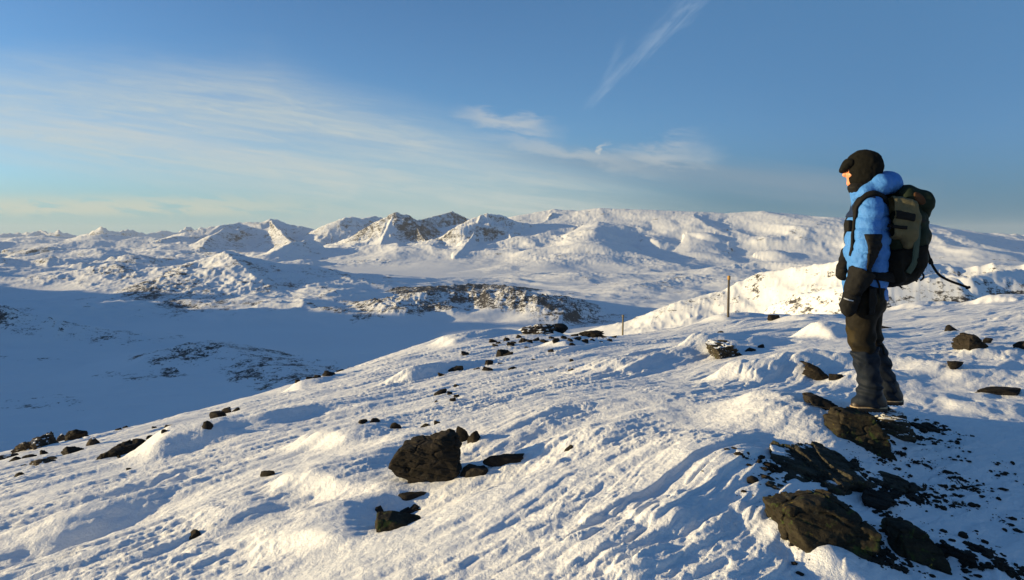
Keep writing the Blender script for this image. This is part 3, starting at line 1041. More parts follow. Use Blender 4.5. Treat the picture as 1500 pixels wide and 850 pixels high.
def rock_mesh(seed, size, sub=4, facets=12, slab=0.0, rough=0.06, tilt=(0, 0), yaw=0.0):
    rnd = np.random.RandomState(seed)
    v, f = ICO[sub]
    n = rnd.normal(size=(facets, 3))
    n[:, 2] *= 1 - 0.3 * slab
    n /= np.linalg.norm(n, axis=1)[:, None]
    h = rnd.uniform(0.50, 0.95, facets)
    if slab:
        n = np.vstack([n, [[0.04, 0.03, 1.0], [0, 0.05, -1.0]]])
        h = np.append(h, [0.55, 0.6])
    d = v @ n.T
    r = np.where(d > 0.05, h[None, :] / np.maximum(d, 0.05), 9.0)
    r = np.minimum(r.min(1), 1.05)
    p = v * r[:, None]
    q = p * 2.3 + seed * 1.7
    noise = 0
    a = rough
    s = 1.0
    for i in range(4 if sub > 3 else 2):
        noise = noise + a * value3(q[:, 0] * s, q[:, 1] * s, q[:, 2] * s * 1.8, seed + i)
        a *= 0.52
        s *= 2.15
    # layered ledges
    led = np.abs(((p[:, 2] * 3.1 + 0.35 * p[:, 0] + 0.25 * value3(q[:, 0], q[:, 1], q[:, 2], seed + 9)) % 1.0) - 0.5) * 2
    noise = noise - rough * 0.6 * np.clip(1 - led * 3.0, 0, 1)
    p = p + v * noise[:, None]
    lo, hi = p.min(0), p.max(0)
    p = (p - (lo + hi) / 2) / (hi - lo) * np.array(size)
    cx, sx = math.cos(tilt[0]), math.sin(tilt[0])
    cy, sy = math.cos(tilt[1]), math.sin(tilt[1])
    cz, sz = math.cos(yaw), math.sin(yaw)
    Rx = np.array([[1, 0, 0], [0, cx, -sx], [0, sx, cx]])
    Ry = np.array([[cy, 0, sy], [0, 1, 0], [-sy, 0, cy]])
    Rz = np.array([[cz, -sz, 0], [sz, cz, 0], [0, 0, 1]])
    return p @ (Rz @ Ry @ Rx).T, f


def rock(name, label, x0, y0, x1, y1, mat=None, seed=1, depth=0.8, sink=0.25, slab=0.0, facets=12, tilt=(0, 0), yaw=0.0, sub=None, group=None,
         cat="rock", rough=0.06, back=0.0):
    """a rock that fills the picture box x0..x1, y0..y1 when seated on the ground"""
    gx, gy, gz = seat((x0 + x1) / 2, y1 - 0.12 * (y1 - y0), ground_mid)
    w = (x1 - x0) / F * gy
    hgt = (y1 - y0) / F * gy
    dpt = w * depth
    gy2 = gy + dpt * 0.35 + back
    gx2 = ((x0 + x1) / 2 - CX) / F * gy2
    gz2 = float(ground_mid(gx2, gy2)[0])
    gzf = max(float(ground_full(np.array([gx2 + q * w]), np.array([gy2]))[0]) for q in (-0.3, 0.0, 0.3))
    full = hgt * (1 + sink)
    if sub == 3:
        slab, facets, rough = max(slab, 0.6), 7, 0.17
        tilt = (0.2 * math.sin(seed * 1.3), 0.35 * math.sin(seed * 2.1))
    if sub is None:
        sub = 5 if (x1 - x0) > 45 else (4 if (x1 - x0) > 22 else 3)
    p, f = rock_mesh(seed, (w * 1.04, dpt, full), sub, facets, slab, rough, tilt, yaw)
    top = (HY - y0) / F * gy2
    zc = min(top - p[:, 2].max(), gz2 + full * 0.42)
    zc = max(zc, gz2 - full * 0.45)
    if y1 - y0 < 16:
        zc = max(zc, gzf - full * 0.10)
    o = mesh_object(name, p, f, mat or R_DARK, smooth=sub > 3)
    o.location = (gx2, gy2, zc)
    # flat-shaded edges where faces break sharply
    o.data.set_sharp_from_angle(angle=math.radians(38))
    tag(o, label, cat, group)
    return o



def poly_sdf(px, py, poly):
    """signed distance to a closed polygon in the plane, negative inside"""
    d = np.full(len(px), 1e9)
    inside = np.zeros(len(px), dtype=bool)
    n = len(poly)
    for i in range(n):
        ax, ay = poly[i]
        bx, by = poly[(i + 1) % n]
        ex, ey = bx - ax, by - ay
        t = np.clip(((px - ax) * ex + (py - ay) * ey) / (ex * ex + ey * ey + 1e-12), 0, 1)
        d = np.minimum(d, np.hypot(px - ax - t * ex, py - ay - t * ey))
        c = (ay > py) != (by > py)
        with np.errstate(divide='ignore', invalid='ignore'):
            xi = ax + (py - ay) * ex / (ey if abs(ey) > 1e-12 else 1e-12)
        inside ^= c & (px < xi)
    return np.where(inside, -d, d)


def rough_stone(P, seed, amp, strata_dir=(0.2, 0.1, 1.0), pitch=0.05):
    r = 0
    a, s = amp, 7.0
    for i in range(5):
        r = r + a * value3(P[:, 0] * s, P[:, 1] * s, P[:, 2] * s * 1.6, seed + i)
        a, s = a * 0.56, s * 2.1
    sd = np.array(strata_dir) / np.linalg.norm(strata_dir)
    u = P @ sd + 0.02 * value3(P[:, 0] * 6, P[:, 1] * 6, P[:, 2] * 6, seed + 20)
    led = np.abs(((u / pitch) % 1.0) - 0.5) * 2
    cell = value3(np.floor(u / pitch) * 3.7, P[:, 0] * 5, P[:, 1] * 5, seed + 21)
    ck = value3(P[:, 0] * 8, P[:, 1] * 8, P[:, 2] * 11, seed + 30) + 0.4 * value3(P[:, 0] * 21, P[:, 1] * 21, P[:, 2] * 26, seed + 31)
    r = r + amp * 1.3 * np.exp(-(ck / 0.07) ** 2)
    return r + amp * 0.8 * np.clip(1 - led * 4, 0, 1) + amp * 0.5 * cell


def stone(name, label, poly, mat, depth=0.4, lean=0.5, seed=1, amp=0.012, cat="rock", facets=5, sink=0.10, base=None, step=None, side=0.0):
    """an upright stone whose front view has the given outline (picture px), with real thickness behind it"""
    poly = [tuple(p) for p in poly]
    y1 = max(p[1] for p in poly)
    y0 = min(p[1] for p in poly)
    xm = sum(p[0] for p in poly) / len(poly)
    gx, gy, gz = seat(xm, base or (y1 - 0.06 * (y1 - y0)), ground_mid)
    yc = gy + depth * 0.42 + 0.25 * abs(lean) * (y1 - y0) / F * gy
    org = W(xm, y1, yc)
    pts = []
    for (a, b) in poly:
        q = W(a, b, yc) - org
        k = np.clip((b - (y1 - 0.22 * (y1 - y0))) / (0.22 * (y1 - y0)), 0, 1)
        pts.append((q[0], q[2] - sink * k))
    pts = np.array(pts)
    rnd = np.random.RandomState(seed)
    zt = pts[:, 1].max()
    planes = []
    ctr = np.array([pts[:, 0].mean(), 0.1 * depth, zt * 0.45])
    ext = np.array([np.ptp(pts[:, 0]) / 2, depth / 2, zt / 2])
    for i in range(facets):
        n = rnd.normal(size=3) * np.array([0.7, 1.0, 0.5])
        n[2] = abs(n[2]) * 0.9
        n /= np.linalg.norm(n)
        planes.append((n, np.abs(n * ext).sum() * rnd.uniform(0.60, 0.84)))

    def field(P):
        d = poly_sdf(P[:, 0], P[:, 2], pts)
        zz = P[:, 2] - 0.5 * zt
        yf = -depth * 0.5 + lean * zz + side * P[:, 0] + 0.06 * depth * value3(P[:, 0] * 9, P[:, 2] * 0, P[:, 2] * 9, seed + 40)
        yb = depth * 0.6 - 0.3 * lean * zz
        d = smax(d, np.maximum(yf - P[:, 1], P[:, 1] - yb), 0.008)
        for n, h in planes:
            d = smax(d, (P - ctr) @ n - h, 0.004)
        return d + rough_stone(P, seed, amp)
    lo = np.array([pts[:, 0].min() - .05, -depth * (0.5) - abs(lean) * zt * 0.6 - 0.05 - abs(side) * np.ptp(pts[:, 0]) / 2, pts[:, 1].min() - .05])
    hi = np.array([pts[:, 0].max() + .05, depth * 0.6 + 0.06 + abs(lean) * zt * 0.2, zt + .05])
    step = step or max(0.0055, gy * 0.0013)
    V, Q = surface_net(field, lo, hi, step)
    o = mesh_object(name, V, Q, mat)
    o.data.set_sharp_from_angle(angle=math.radians(32))
    o.location = org
    tag(o, label, cat)
    return o


def plate(name, label, poly, mat, height=0.06, seed=1, amp=0.012, cat="rock", tilt=0.0, step=0.0065, holes=0.0):
    """a rock lying almost flush in the snow: outline given on the ground, low height, broken edges"""
    g = np.array([seat(a, b, ground_mid) for a, b in poly])
    org = g.mean(0)
    pts = g[:, :2] - org[:2]
    A = np.c_[pts, np.ones(len(pts))]
    pl = np.linalg.lstsq(A, g[:, 2] - org[2], rcond=None)[0]

    def field(P):
        d = poly_sdf(P[:, 0] + 0.02 * value3(P[:, 0] * 12, P[:, 1] * 12, P[:, 2] * 0, seed + 50), P[:, 1] + 0.02 * value3(P[:, 0] * 12, P[:, 1] * 12, P[:, 2] * 0 + 3, seed + 51), pts)
        z0 = P[:, 0] * pl[0] + P[:, 1] * pl[1] + pl[2]
        lay = np.floor((value3(P[:, 0] * 4, P[:, 1] * 4, P[:, 2] * 0, seed + 52) * 0.5 + 0.5) * 3.99) / 3.0
        top = z0 + height * (0.35 + 0.65 * lay) + tilt * P[:, 0]
        if holes:
            top = top - 0.12 * sstep(1 - holes, 1.15 - holes, value3(P[:, 0] * 7, P[:, 1] * 7, P[:, 2] * 0, seed + 53) * 0.6 + 0.5)
        d = smax(d, np.maximum(P[:, 2] - top, z0 - 0.10 - P[:, 2]), 0.012)
        return d + rough_stone(P, seed, amp, (0.3, 0.15, 1.0), 0.03)
    zspan = np.abs(A @ pl).max() + height + 0.08
    lo = np.array([pts[:, 0].min() - .05, pts[:, 1].min() - .05, -zspan - 0.1])
    hi = np.array([pts[:, 0].max() + .05, pts[:, 1].max() + .05, zspan])
    V, Q = surface_net(field, lo, hi, step)
    o = mesh_object(name, V, Q, mat)
    o.data.set_sharp_from_angle(angle=math.radians(32))
    o.location = org
    tag(o, label, cat)
    return o


def crop(x0, y0, k, pts):
    return [(x0 + a / k, y0 + b / k) for a, b in pts]


# the dark boulder in the middle and the stones round it
C3 = (520, 610, 4.473)
stone("boulder", "large dark angular boulder standing in the snow left of the centre of the slope", crop(*C3, [(215, 325), (255, 260), (310, 205), (480, 150), (610, 125), (670, 140), (692, 200),
      (680, 290), (695, 345), (660, 385), (680, 460), (600, 465), (565, 510), (480, 505), (400, 500), (295, 485), (330, 420), (355, 395), (280, 375)]), R_BROWN, 0.36, 0.3, 5, 0.010, "boulder", 10, 0.08)
stone("rock", "low wide stone with a bright green lichen patch below the dark boulder", crop(*C3, [(80, 770), (95, 705), (140, 660), (230, 655), (330, 675), (400, 690), (440, 740), (455, 785),
      (380, 770), (330, 790), (260, 765), (200, 740), (140, 725)]), R_GREEN, 0.18, 0.7, 53, 0.006, "rock", 3, 0.06)
stone("rock", "flat dark stone between the dark boulder and the lichen covered stone below it", crop(*C3, [(255, 640), (310, 600), (390, 583), (440, 590), (500, 625), (440, 650), (410, 672), (330, 664)]),
      R_DARK, 0.18, 0.7, 43, 0.006, "rock", 3, 0.06)

# stones the walker stands among
C4 = (1170, 560, 6.0)
stone("boulder", "big dark rounded boulder carrying the front boot of the walker", crop(*C4, [(180, 350), (240, 320), (320, 300), (345, 250), (430, 245), (520, 262), (600, 268), (650, 400), (700, 420), (690, 520),
      (730, 600), (680, 622), (560, 612), (440, 592), (330, 600), (250, 560), (235, 500), (190, 440)]), R_GREEN, 0.36, 0.6, 103, 0.008, "boulder", 10, 0.08)
stone("rock_slab", "tilted dark slab sticking out of the snow in front of the walker's toes", crop(*C4, [(65, 115), (140, 108), (210, 130), (325, 185), (322, 230), (290, 258), (210, 235), (150, 205), (100, 200), (70, 160)]),
      R_DARK, 0.14, 0.4, 107, 0.008, "rock", 2, 0.03, base=604)
stone("rock", "craggy dark rock under the walker's heels", crop(*C4, [(640, 285), (740, 255), (850, 235), (900, 330), (950, 420), (940, 520), (880, 572), (790, 560), (770, 500), (700, 480), (660, 400)]),
      R_SNOWY, 0.35, 0.7, 109, 0.010, "rock", 5, 0.08)
plate("rock_slab", "low strip of broken dark rock running right from the walker's feet", crop(*C4, [(930, 405), (1000, 395), (1100, 398), (1200, 425), (1340, 415), (1465, 470), (1400, 498), (1280, 492), (1200, 472), (1000, 492), (930, 475)]),
      R_DARK, 0.05, 113, 0.016, holes=0.25)

# outcrop at lower right
C1 = (1100, 640, 3.75)
plate("rock_slab", "broad sloping snow dusted slab at the top of the lower right outcrop", crop(*C1, [(95, 100), (240, 140), (300, 100), (430, 90), (560, 150), (690, 190), (850, 270), (980, 330), (900, 345), (700, 300),
      (600, 330), (480, 345), (350, 335), (180, 315), (80, 285), (130, 190)]), R_PATCHY, 0.10, 211, 0.009, "outcrop", holes=0.06)
stone("boulder", "large lichen stained boulder at the front of the lower right outcrop", crop(*C1, [(95, 335), (150, 320), (240, 340), (330, 350), (480, 335), (620, 385), (635, 470), (600, 545), (505, 600), (500, 645), (380, 625),
      (300, 668), (240, 655), (210, 545), (130, 515), (150, 455)]), R_GREEN, 0.30, 0.75, 223, 0.008, "boulder", 10, 0.06)
plate("rock", "low dark ledge right of the large lichen stained boulder", crop(*C1, [(600, 340), (760, 320), (900, 350), (1000, 385), (1060, 450), (980, 430), (820, 405), (700, 425), (620, 395)]), R_DARK, 0.06, 227, 0.014, holes=0.25)
plate("rock", "dark broken ledge between the lichen stained boulder and the bottom right corner", crop(*C1, [(540, 560), (640, 520), (700, 560), (760, 560), (720, 610), (600, 612), (500, 620)]), R_DARK, 0.05, 229, 0.014, holes=0.2)
stone("boulder", "knobbly lichen marked boulder lowest in the bottom right corner", crop(*C1, [(795, 490), (865, 495), (945, 520), (1000, 600), (1060, 690), (1000, 715), (900, 725), (880, 745), (800, 742), (760, 700), (750, 640), (765, 570)]),
      R_GREEN, 0.24, 0.7, 233, 0.010, "boulder", 4, 0.06)
plate("rock_slab", "low dark rock right of the knobbly boulder in the bottom right corner", crop(*C1, [(1000, 620), (1100, 600), (1250, 610), (1380, 640), (1330, 670), (1270, 720), (1200, 700), (1100, 690), (1030, 700)]), R_DARK, 0.05, 239, 0.016, holes=0.3)

# middle distance
C2 = (1000, 380, 3.864)
stone("boulder", "dark angular snow capped boulder on the brow in front of the tall pole", crop(*C2, [(145, 482), (190, 476), (275, 474), (285, 510), (318, 535), (260, 545), (210, 565), (180, 580), (165, 530)]),
      R_SNOWY, 0.7, 0.5, 301, 0.02, "boulder", 4, 0.10)
stone("rock", "jagged dark rock in the drifted hollow left of the walker's knees", crop(*C2, [(640, 578), (700, 580), (740, 600), (780, 630), (815, 655), (780, 668), (745, 695), (710, 660), (650, 635), (700, 625), (720, 610)]),
      R_BROWN, 0.30, 0.6, 307, 0.012, "rock", 3, 0.05)
C5 = (1280, 380, 3.541)
stone("rock", "jagged dark rock on the shaded snow right of the walker", crop(*C5, [(455, 410), (480, 388), (510, 390), (540, 420), (565, 455), (540, 468), (510, 455), (475, 475), (450, 455)]), R_BROWN, 0.35, 0.5, 313, 0.014, "rock", 4, 0.06)
C6 = (0, 590, 4.167)
stone("boulder", "dark flat topped block standing alone on the left brow", crop(*C6, [(672, 285), (720, 262), (800, 260), (855, 268), (830, 300), (760, 318), (680, 340)]), R_BROWN, 0.7, 0.4, 601, 0.02, "boulder", 3, 0.10)
stone("outcrop", "largest dark outcrop on the far left brow with a stripe of snow across it", crop(*C6, [(100, 300), (130, 255), (200, 225), (270, 210), (300, 265), (260, 290), (200, 300), (150, 318)]), R_FAR, 1.0, 0.8, 617, 0.04, "outcrop", 4, 0.10, step=0.03)
rock("rock", "squarish upright stone standing behind the right shoulder of the dark boulder", 666, 624, 688, 655, R_BROWN, 17, 0.7, 0.2, facets=8)
rock("rock", "low brown block beside the upright stone behind the dark boulder", 684, 631, 706, 654, R_BROWN, 23, 0.9, 0.25, facets=8)
rock("rock", "stone half buried against the right foot of the dark boulder", 674, 683, 717, 707, R_DARK, 31, 0.7, 0.35, facets=10, slab=0.4)
rock("rock_slab", "long thin slab lying flat in the snow hollow right of the dark boulder", 708, 679, 768, 691, R_DARK, 37, 0.35, 0.5, slab=1.0, facets=8, yaw=0.06)
rock("rock_slab", "thin flat slab peeking out right under the dark boulder", 583, 720, 628, 736, R_DARK, 41, 0.7, 0.6, slab=1.0)
rock("rock", "small round dark lump just above the lichen covered stone", 547, 741, 563, 757, R_DARK, 47, 0.9, 0.4, facets=12)
rock("rock", "lone small brown cube shaped stone on the open snow at lower left", 275, 776, 295, 792, R_BROWN, 59, 0.9, 0.35, facets=7)
rock("rock", "small dark stone with a pointed foot on the open snow right of the dark boulder", 823, 652, 851, 669, R_DARK, 61, 0.7, 0.35, facets=9)
rock("rock_slab", "narrow dark stone sliver on the lit snow midway left", 381, 697, 403, 706, R_BROWN, 67, 0.4, 0.5, slab=0.8)
for i, (a, b, c_, d, s) in enumerate([(523, 617, 538, 625, 71), (538, 614, 556, 624, 72), (616, 621, 634, 630, 75), (635, 620, 647, 628, 76)]):
    rock("rock", "small dark stone in the short row on the snow above the dark boulder", a, b, c_, d, R_DARK, s, 0.8, 0.4, facets=8, sub=3, group="row of stones above the dark boulder")
rock("rock", "blocky brown stone in the row of small stones above the dark boulder", 572, 618, 588, 633, R_BROWN, 73, 0.8, 0.3, facets=7)

# stones the walker stands among

# outcrop at lower right
rock("rock", "small round pebble stone alone on the shaded snow at lower right", 1404, 783, 1418, 797, R_BROWN, 241, 0.9, 0.3, facets=14)
rock("rock", "small dark stone left of the broad sloping slab", 1093, 702, 1112, 714, R_DARK, 251, 0.9, 0.4, facets=9)
rock("rock", "dark stone at the right end of the shaded gravel patch", 1395, 733, 1420, 750, R_SNOWY, 257, 0.9, 0.5, facets=12, slab=0.5)

# middle distance
rock("rock", "small dark stone just right of the boulder in front of the tall pole", 1091, 511, 1107, 519, R_DARK, 303, 0.8, 0.3, facets=8)
rock("rock", "tiny dark stone above and right of the boulder in front of the tall pole", 1110, 504, 1120, 512, R_DARK, 305, 0.9, 0.3, facets=8)
rock("rock", "small flat dark stone close in front of the walker's shins", 1213, 551, 1236, 559, R_DARK, 309, 0.6, 0.4, slab=0.7)
rock("rock_slab", "pointed dark slab showing just behind the walker's thigh", 1278, 476, 1306, 489, R_DARK, 311, 0.5, 0.3, slab=0.9, facets=7, tilt=(0, 0.15))
rock("rock_slab", "thin slanting stone edge above the jagged rock on the right", 1383, 478, 1403, 490, R_DARK, 317, 0.3, 0.3, slab=1.0, tilt=(0, 0.55))
rock("rock", "small dark stone on the right flank of the jagged rock", 1439, 495, 1455, 503, R_DARK, 319, 0.8, 0.3, facets=8)
rock("rock", "dark stone cut by the right edge of the picture", 1488, 500, 1512, 511, R_DARK, 321, 0.8, 0.3, facets=9)
rock("rock", "flat brown stone poking from a drift below the jagged rock on the right", 1387, 529, 1411, 539, R_BROWN, 323, 0.7, 0.4, slab=0.6)
rock("rock_slab", "long low dark slab on the shaded snow by the right edge", 1425, 570, 1495, 581, R_DARK, 327, 0.4, 0.5, slab=1.0)
rock("rock", "dark stone below the tall marker pole in the lit snow", 1051, 485, 1061, 490, R_DARK, 329, 0.8, 0.3, facets=8)
rock("rock_slab", "thin dark stone on the skyline between the tall pole and the walker", 1124, 461, 1142, 468, R_DARK, 331, 0.6, 0.3, slab=0.6)

# outcrop on the brow near the short pole
rock("outcrop", "snow topped dark outcrop on the brow left of the short marker pole", 763, 476, 815, 494, R_FAR, 401, 0.8, 0.3, facets=12, sub=5, slab=0.6, cat="outcrop", rough=0.13)
rock("rock", "pointed dark rock on the right end of the snow topped outcrop", 806, 471, 832, 483, R_DARK, 403, 0.8, 0.25, facets=8, sub=4)
rock("rock_slab", "long dark ledge on the brow just left of the short marker pole", 846, 485, 886, 494, R_DARK, 405, 0.6, 0.5, facets=9, slab=0.9, rough=0.20, sub=5)
rnd = random.Random(5)
for (px, py, w) in [(730, 503, 9), (742, 497, 10), (752, 503, 8), (766, 499, 12), (776, 504, 9), (786, 498, 10), (797, 501, 14), (808, 497, 9), (815, 503, 12),
                    (826, 497, 10), (835, 502, 9), (846, 498, 12), (857, 503, 10), (868, 499, 8), (722, 500, 12), (772, 510, 9), (880, 502, 9), (893, 499, 8),
                    (748, 508, 12), (838, 507, 10), (760, 493, 9), (842, 492, 12), (858, 492, 9), (872, 495, 10), (885, 495, 9), (900, 495, 8), (725, 507, 10)]:
    h = w * rnd.uniform(0.45, 0.75)
    rock("rock", "small black stone in the scree scattered below the snow topped outcrop on the brow", px - w / 2, py - h / 2, px + w / 2, py + h / 2, R_DARK, 500 + px, 0.8, 0.3,
         facets=9, sub=3, group="scree stones below the outcrop on the brow")
for (x0, y0, x1, y1) in [(727, 512, 748, 524), (737, 517, 753, 523), (674, 516, 690, 522), (803, 513, 812, 521), (834, 526, 840, 531), (804, 537, 811, 543), (831, 540, 841, 545),
                         (710, 527, 722, 538), (728, 533, 740, 538), (656, 536, 680, 547), (692, 541, 704, 546), (706, 543, 722, 550), (742, 538, 758, 544), (640, 549, 656, 554),
                         (664, 564, 674, 569), (632, 575, 655, 582), (654, 576, 664, 581), (636, 588, 642, 595), (659, 586, 668, 592), (664, 584, 673, 589), (778, 528, 786, 533)]:
    rock("rock", "small dark stone sprinkled on the lit slope between brow outcrop and dark boulder", x0, y0, x1, y1, R_DARK, int(x0 * 3 + y0), 0.8, 0.35, facets=9, sub=3,
         group="stones sprinkled down the middle slope")

# brow on the left
rock("rock", "upright dark stone on the lee side of a big drift at left", 294, 616, 313, 639, R_DARK, 603, 0.6, 0.25, facets=8, tilt=(0, -0.25))
rock("rock", "flat dark stone low on the crest line left of the middle", 307, 603, 330, 613, R_DARK, 607, 0.8, 0.3, slab=0.5)
rock("rock", "rounded dark stone highest on the crest line left of the middle", 325, 596, 340, 607, R_FAR, 609, 0.8, 0.3, facets=9)
rock("rock", "small dark stone at the right end of the crest group left of the middle", 339, 597, 352, 605, R_DARK, 611, 0.8, 0.3, facets=9)
rock("rock", "dark stone with snow piled against its left side near the left brow", 241, 622, 258, 632, R_DARK, 613, 0.8, 0.3, facets=9)
rock("rock", "dark low rock cut by the left edge of the picture", -12, 664, 26, 680, R_FAR, 615, 0.8, 0.3, facets=11, sub=4)
rock("rock", "tall dark rock in the left brow cluster right of the largest outcrop", 96, 628, 128, 652, R_DARK, 619, 0.7, 0.25, facets=10, sub=5, rough=0.12)
for (x0, y0, x1, y1) in [(83, 633, 97, 645), (127, 641, 146, 656), (88, 654, 122, 669), (58, 660, 72, 671), (34, 666, 54, 678), (45, 675, 80, 689), (20, 692, 36, 702), (10, 671, 30, 684),
                         (66, 672, 84, 682), (98, 640, 110, 652), (30, 682, 42, 690)]:
    rock("rock", "dark stone of the broken rock cluster round the largest outcrop on the far left brow", x0, y0, x1, y1, R_FAR if x0 % 2 else R_DARK, int(x0 * 5 + y0), 0.8, 0.35, facets=10,
         sub=4, rough=0.11, group="stones of the far left cluster")
for (x0, y0, x1, y1) in [(168, 630, 178, 635), (180, 627, 188, 631), (214, 639, 228, 645), (236, 638, 246, 643), (192, 648, 212, 657), (222, 625, 234, 630), (183, 686, 194, 691), (205, 646, 220, 652)]:
    rock("rock", "small dark stone dotted along the left brow right of the lone flat topped block", x0, y0, x1, y1, R_DARK, int(x0 * 7 + y0), 0.8, 0.35, facets=9, sub=3,
         group="stones dotted along the left brow")
for (x0, y0, x1, y1) in [(432, 556, 440, 562), (458, 549, 470, 555), (472, 544, 490, 549), (492, 541, 504, 546), (448, 551, 458, 556)]:
    rock("rock", "small dark stone on the crest line where the lit slope meets the blue valley", x0, y0, x1, y1, R_DARK, int(x0 * 7 + y0), 0.8, 0.35, facets=9, sub=3,
         group="stones on the crest line")


def build_gravel():
    """broken chips of rock lying in patches round the outcrop: nobody could count them"""
    rg = np.random.RandomState(11)
    patches = [(1330, 640, 55, 9, 90), (1370, 633, 40, 8, 80), (1300, 668, 35, 10, 70), (1340, 690, 60, 14, 90), (1260, 690, 70, 18, 60), (1330, 735, 70, 22, 190), (1290, 715, 60, 20, 120),
               (1400, 720, 60, 22, 90), (1250, 760, 70, 40, 90), (1240, 800, 70, 16, 170), (1410, 815, 60, 16, 190), (1440, 770, 60, 35, 60), (1350, 790, 60, 25, 120), (1130, 700, 45, 25, 60),
               (1160, 745, 20, 40, 60), (1290, 830, 50, 14, 90), (1450, 690, 50, 45, 70), (1390, 680, 60, 20, 60), (1140, 780, 30, 30, 40), (1460, 830, 50, 15, 80), (1120, 690, 60, 14, 50)]
    V, Fc = [], []
    n0 = 0
    bv, bf = ICO[2]
    for px, py, sx, sy, n in patches:
        gx, gy, gz = seat(px, py, ground_mid)
        s0 = gy / F
        ry = sy / F * gy / max(0.25, (py - HY) / F)      # rows on the ground are foreshortened
        k = int(n * 3.4)
        xs = gx + rg.normal(size=k) * sx * s0 * 0.6
        ys = gy + rg.normal(size=k) * ry * 0.6
        keep = perlin2(xs * 4.5, ys * 4.5, 91) + 0.6 * perlin2(xs * 13, ys * 13, 92) > rg.normal(size=k) * 0.12 + 0.12
        xs, ys = xs[keep], ys[keep]
        zs = ground_full(xs, ys)
        for x, y, z in zip(xs, ys, zs):
            r = 0.0035 + 0.020 * rg.rand() ** 4
            p = bv * (r * rg.uniform(0.6, 1.0, (len(bv), 1))) * np.array([rg.uniform(0.8, 1.6), rg.uniform(0.6, 1.3), rg.uniform(0.35, 0.8)])
            a = rg.rand() * 6.28
            c, s = math.cos(a), math.sin(a)
            p = np.stack([p[:, 0] * c - p[:, 1] * s + x, p[:, 0] * s + p[:, 1] * c + y, p[:, 2] + z + r * 0.15], 1)
            V.append(p)
            Fc.append(bf + n0)
            n0 += len(bv)
    o = mesh_object("gravel", np.concatenate(V), np.concatenate(Fc), R_BROWN, smooth=False)
    tag(o, "dark chips of broken rock scattered over the shaded snow at lower right", "gravel", kind='stuff')


build_gravel()

# ---------------------------------------------------------------- marker poles
def simple_mat(name, col, rough=0.6, spec=0.3, bump=0.0, bscale=60.0, var=0.25):
    m, nt, b = new_mat(name)
    tc = nt.new('ShaderNodeTexCoord')
    n = nt.noise(tc.outputs['Object'], bscale, 4, 0.6)
    dk = tuple(x * (1 - var) for x in col)
    lt = tuple(min(1, x * (1 + var)) for x in col)
    nt.put(b.inputs['Base Color'], nt.mix(n, dk, lt))
    b.inputs['Roughness'].default_value = rough
    b.inputs['Specular IOR Level'].default_value = spec
    if bump:
        bp = nt.new('ShaderNodeBump')
        bp.inputs['Strength'].default_value = 0.6
        bp.inputs['Distance'].default_value = bump
        nt.put(bp.inputs['Height'], n)
        nt.put(b.inputs['Normal'], bp.outputs[0])
    return m


M_WOOD = simple_mat("weathered_wood", (0.075, 0.064, 0.050), 0.8, 0.2, 0.004, 30.0, 0.4)
M_CAP = simple_mat("orange_paint", (0.30, 0.17, 0.05), 0.6)
M_PALE = simple_mat("pale_wood", (0.15, 0.13, 0.09), 0.8, 0.2, 0.004, 30.0, 0.3)


def lathe(profile, seg=14):
    vs, fs = [], []
    for (r, z) in profile:
        for i in range(seg):
            a = 2 * math.pi * i / seg
            vs.append((r * math.cos(a), r * math.sin(a), z))
    for j in range(len(profile) - 1):
        for i in range(seg):
            k = (i + 1) % seg
            fs.append([j * seg + i, j * seg + k, (j + 1) * seg + k, (j + 1) * seg + i])
    fs.append(list(range(seg))[::-1])
    fs.append([(len(profile) - 1) * seg + i for i in range(seg)])
    return vs, fs


def pole(px, py_top, py_base, label, mat, width_px, cap):
    x, y, z = seat(px, py_base, ground_mid, 12, 60)
    h = (py_base - py_top) / F * y
    r = width_px / F * y / 2
    root = bpy.data.objects.new("marker_pole", None)
    root.location = (x, y, z)
    root.rotation_euler = (0, math.radians(1.2), 0)
    link(root)
    tag(root, label, "marker pole")
    capz = h * 0.90
    vs, fs = lathe([(r * 1.05, -0.4), (r * 1.05, 0), (r, h * 0.4), (r * 0.92, capz)])
    mesh_object("shaft", vs, fs, mat, root)
    vs, fs = lathe([(r * 1.0, capz), (r * 1.35, capz + 0.02), (r * 1.35, h - 0.03), (r * 0.9, h)])
    mesh_object("cap", vs, fs, cap, root)
    return root


pole(1066.5, 404, 467, "tall thin wooden marker pole with an orange tip on the snow brow", M_WOOD, 3.4, M_CAP)
pole(912, 460, 493, "short pale wooden marker pole standing in front of the dark open water", M_PALE, 2.6, M_PALE)
# ---------------------------------------------------------------- the walker
WY = 4.84                                   # depth of the walker's middle
WZ = (HY - 600) / F * WY + 0.012            # soles
WX = (1272 - CX) / F * WY
ORG = np.array([WX, WY, WZ])


def B(px, py, dy=0.0):
    """point of the figure in its own frame"""
    return W(px, py, WY + dy) - ORG


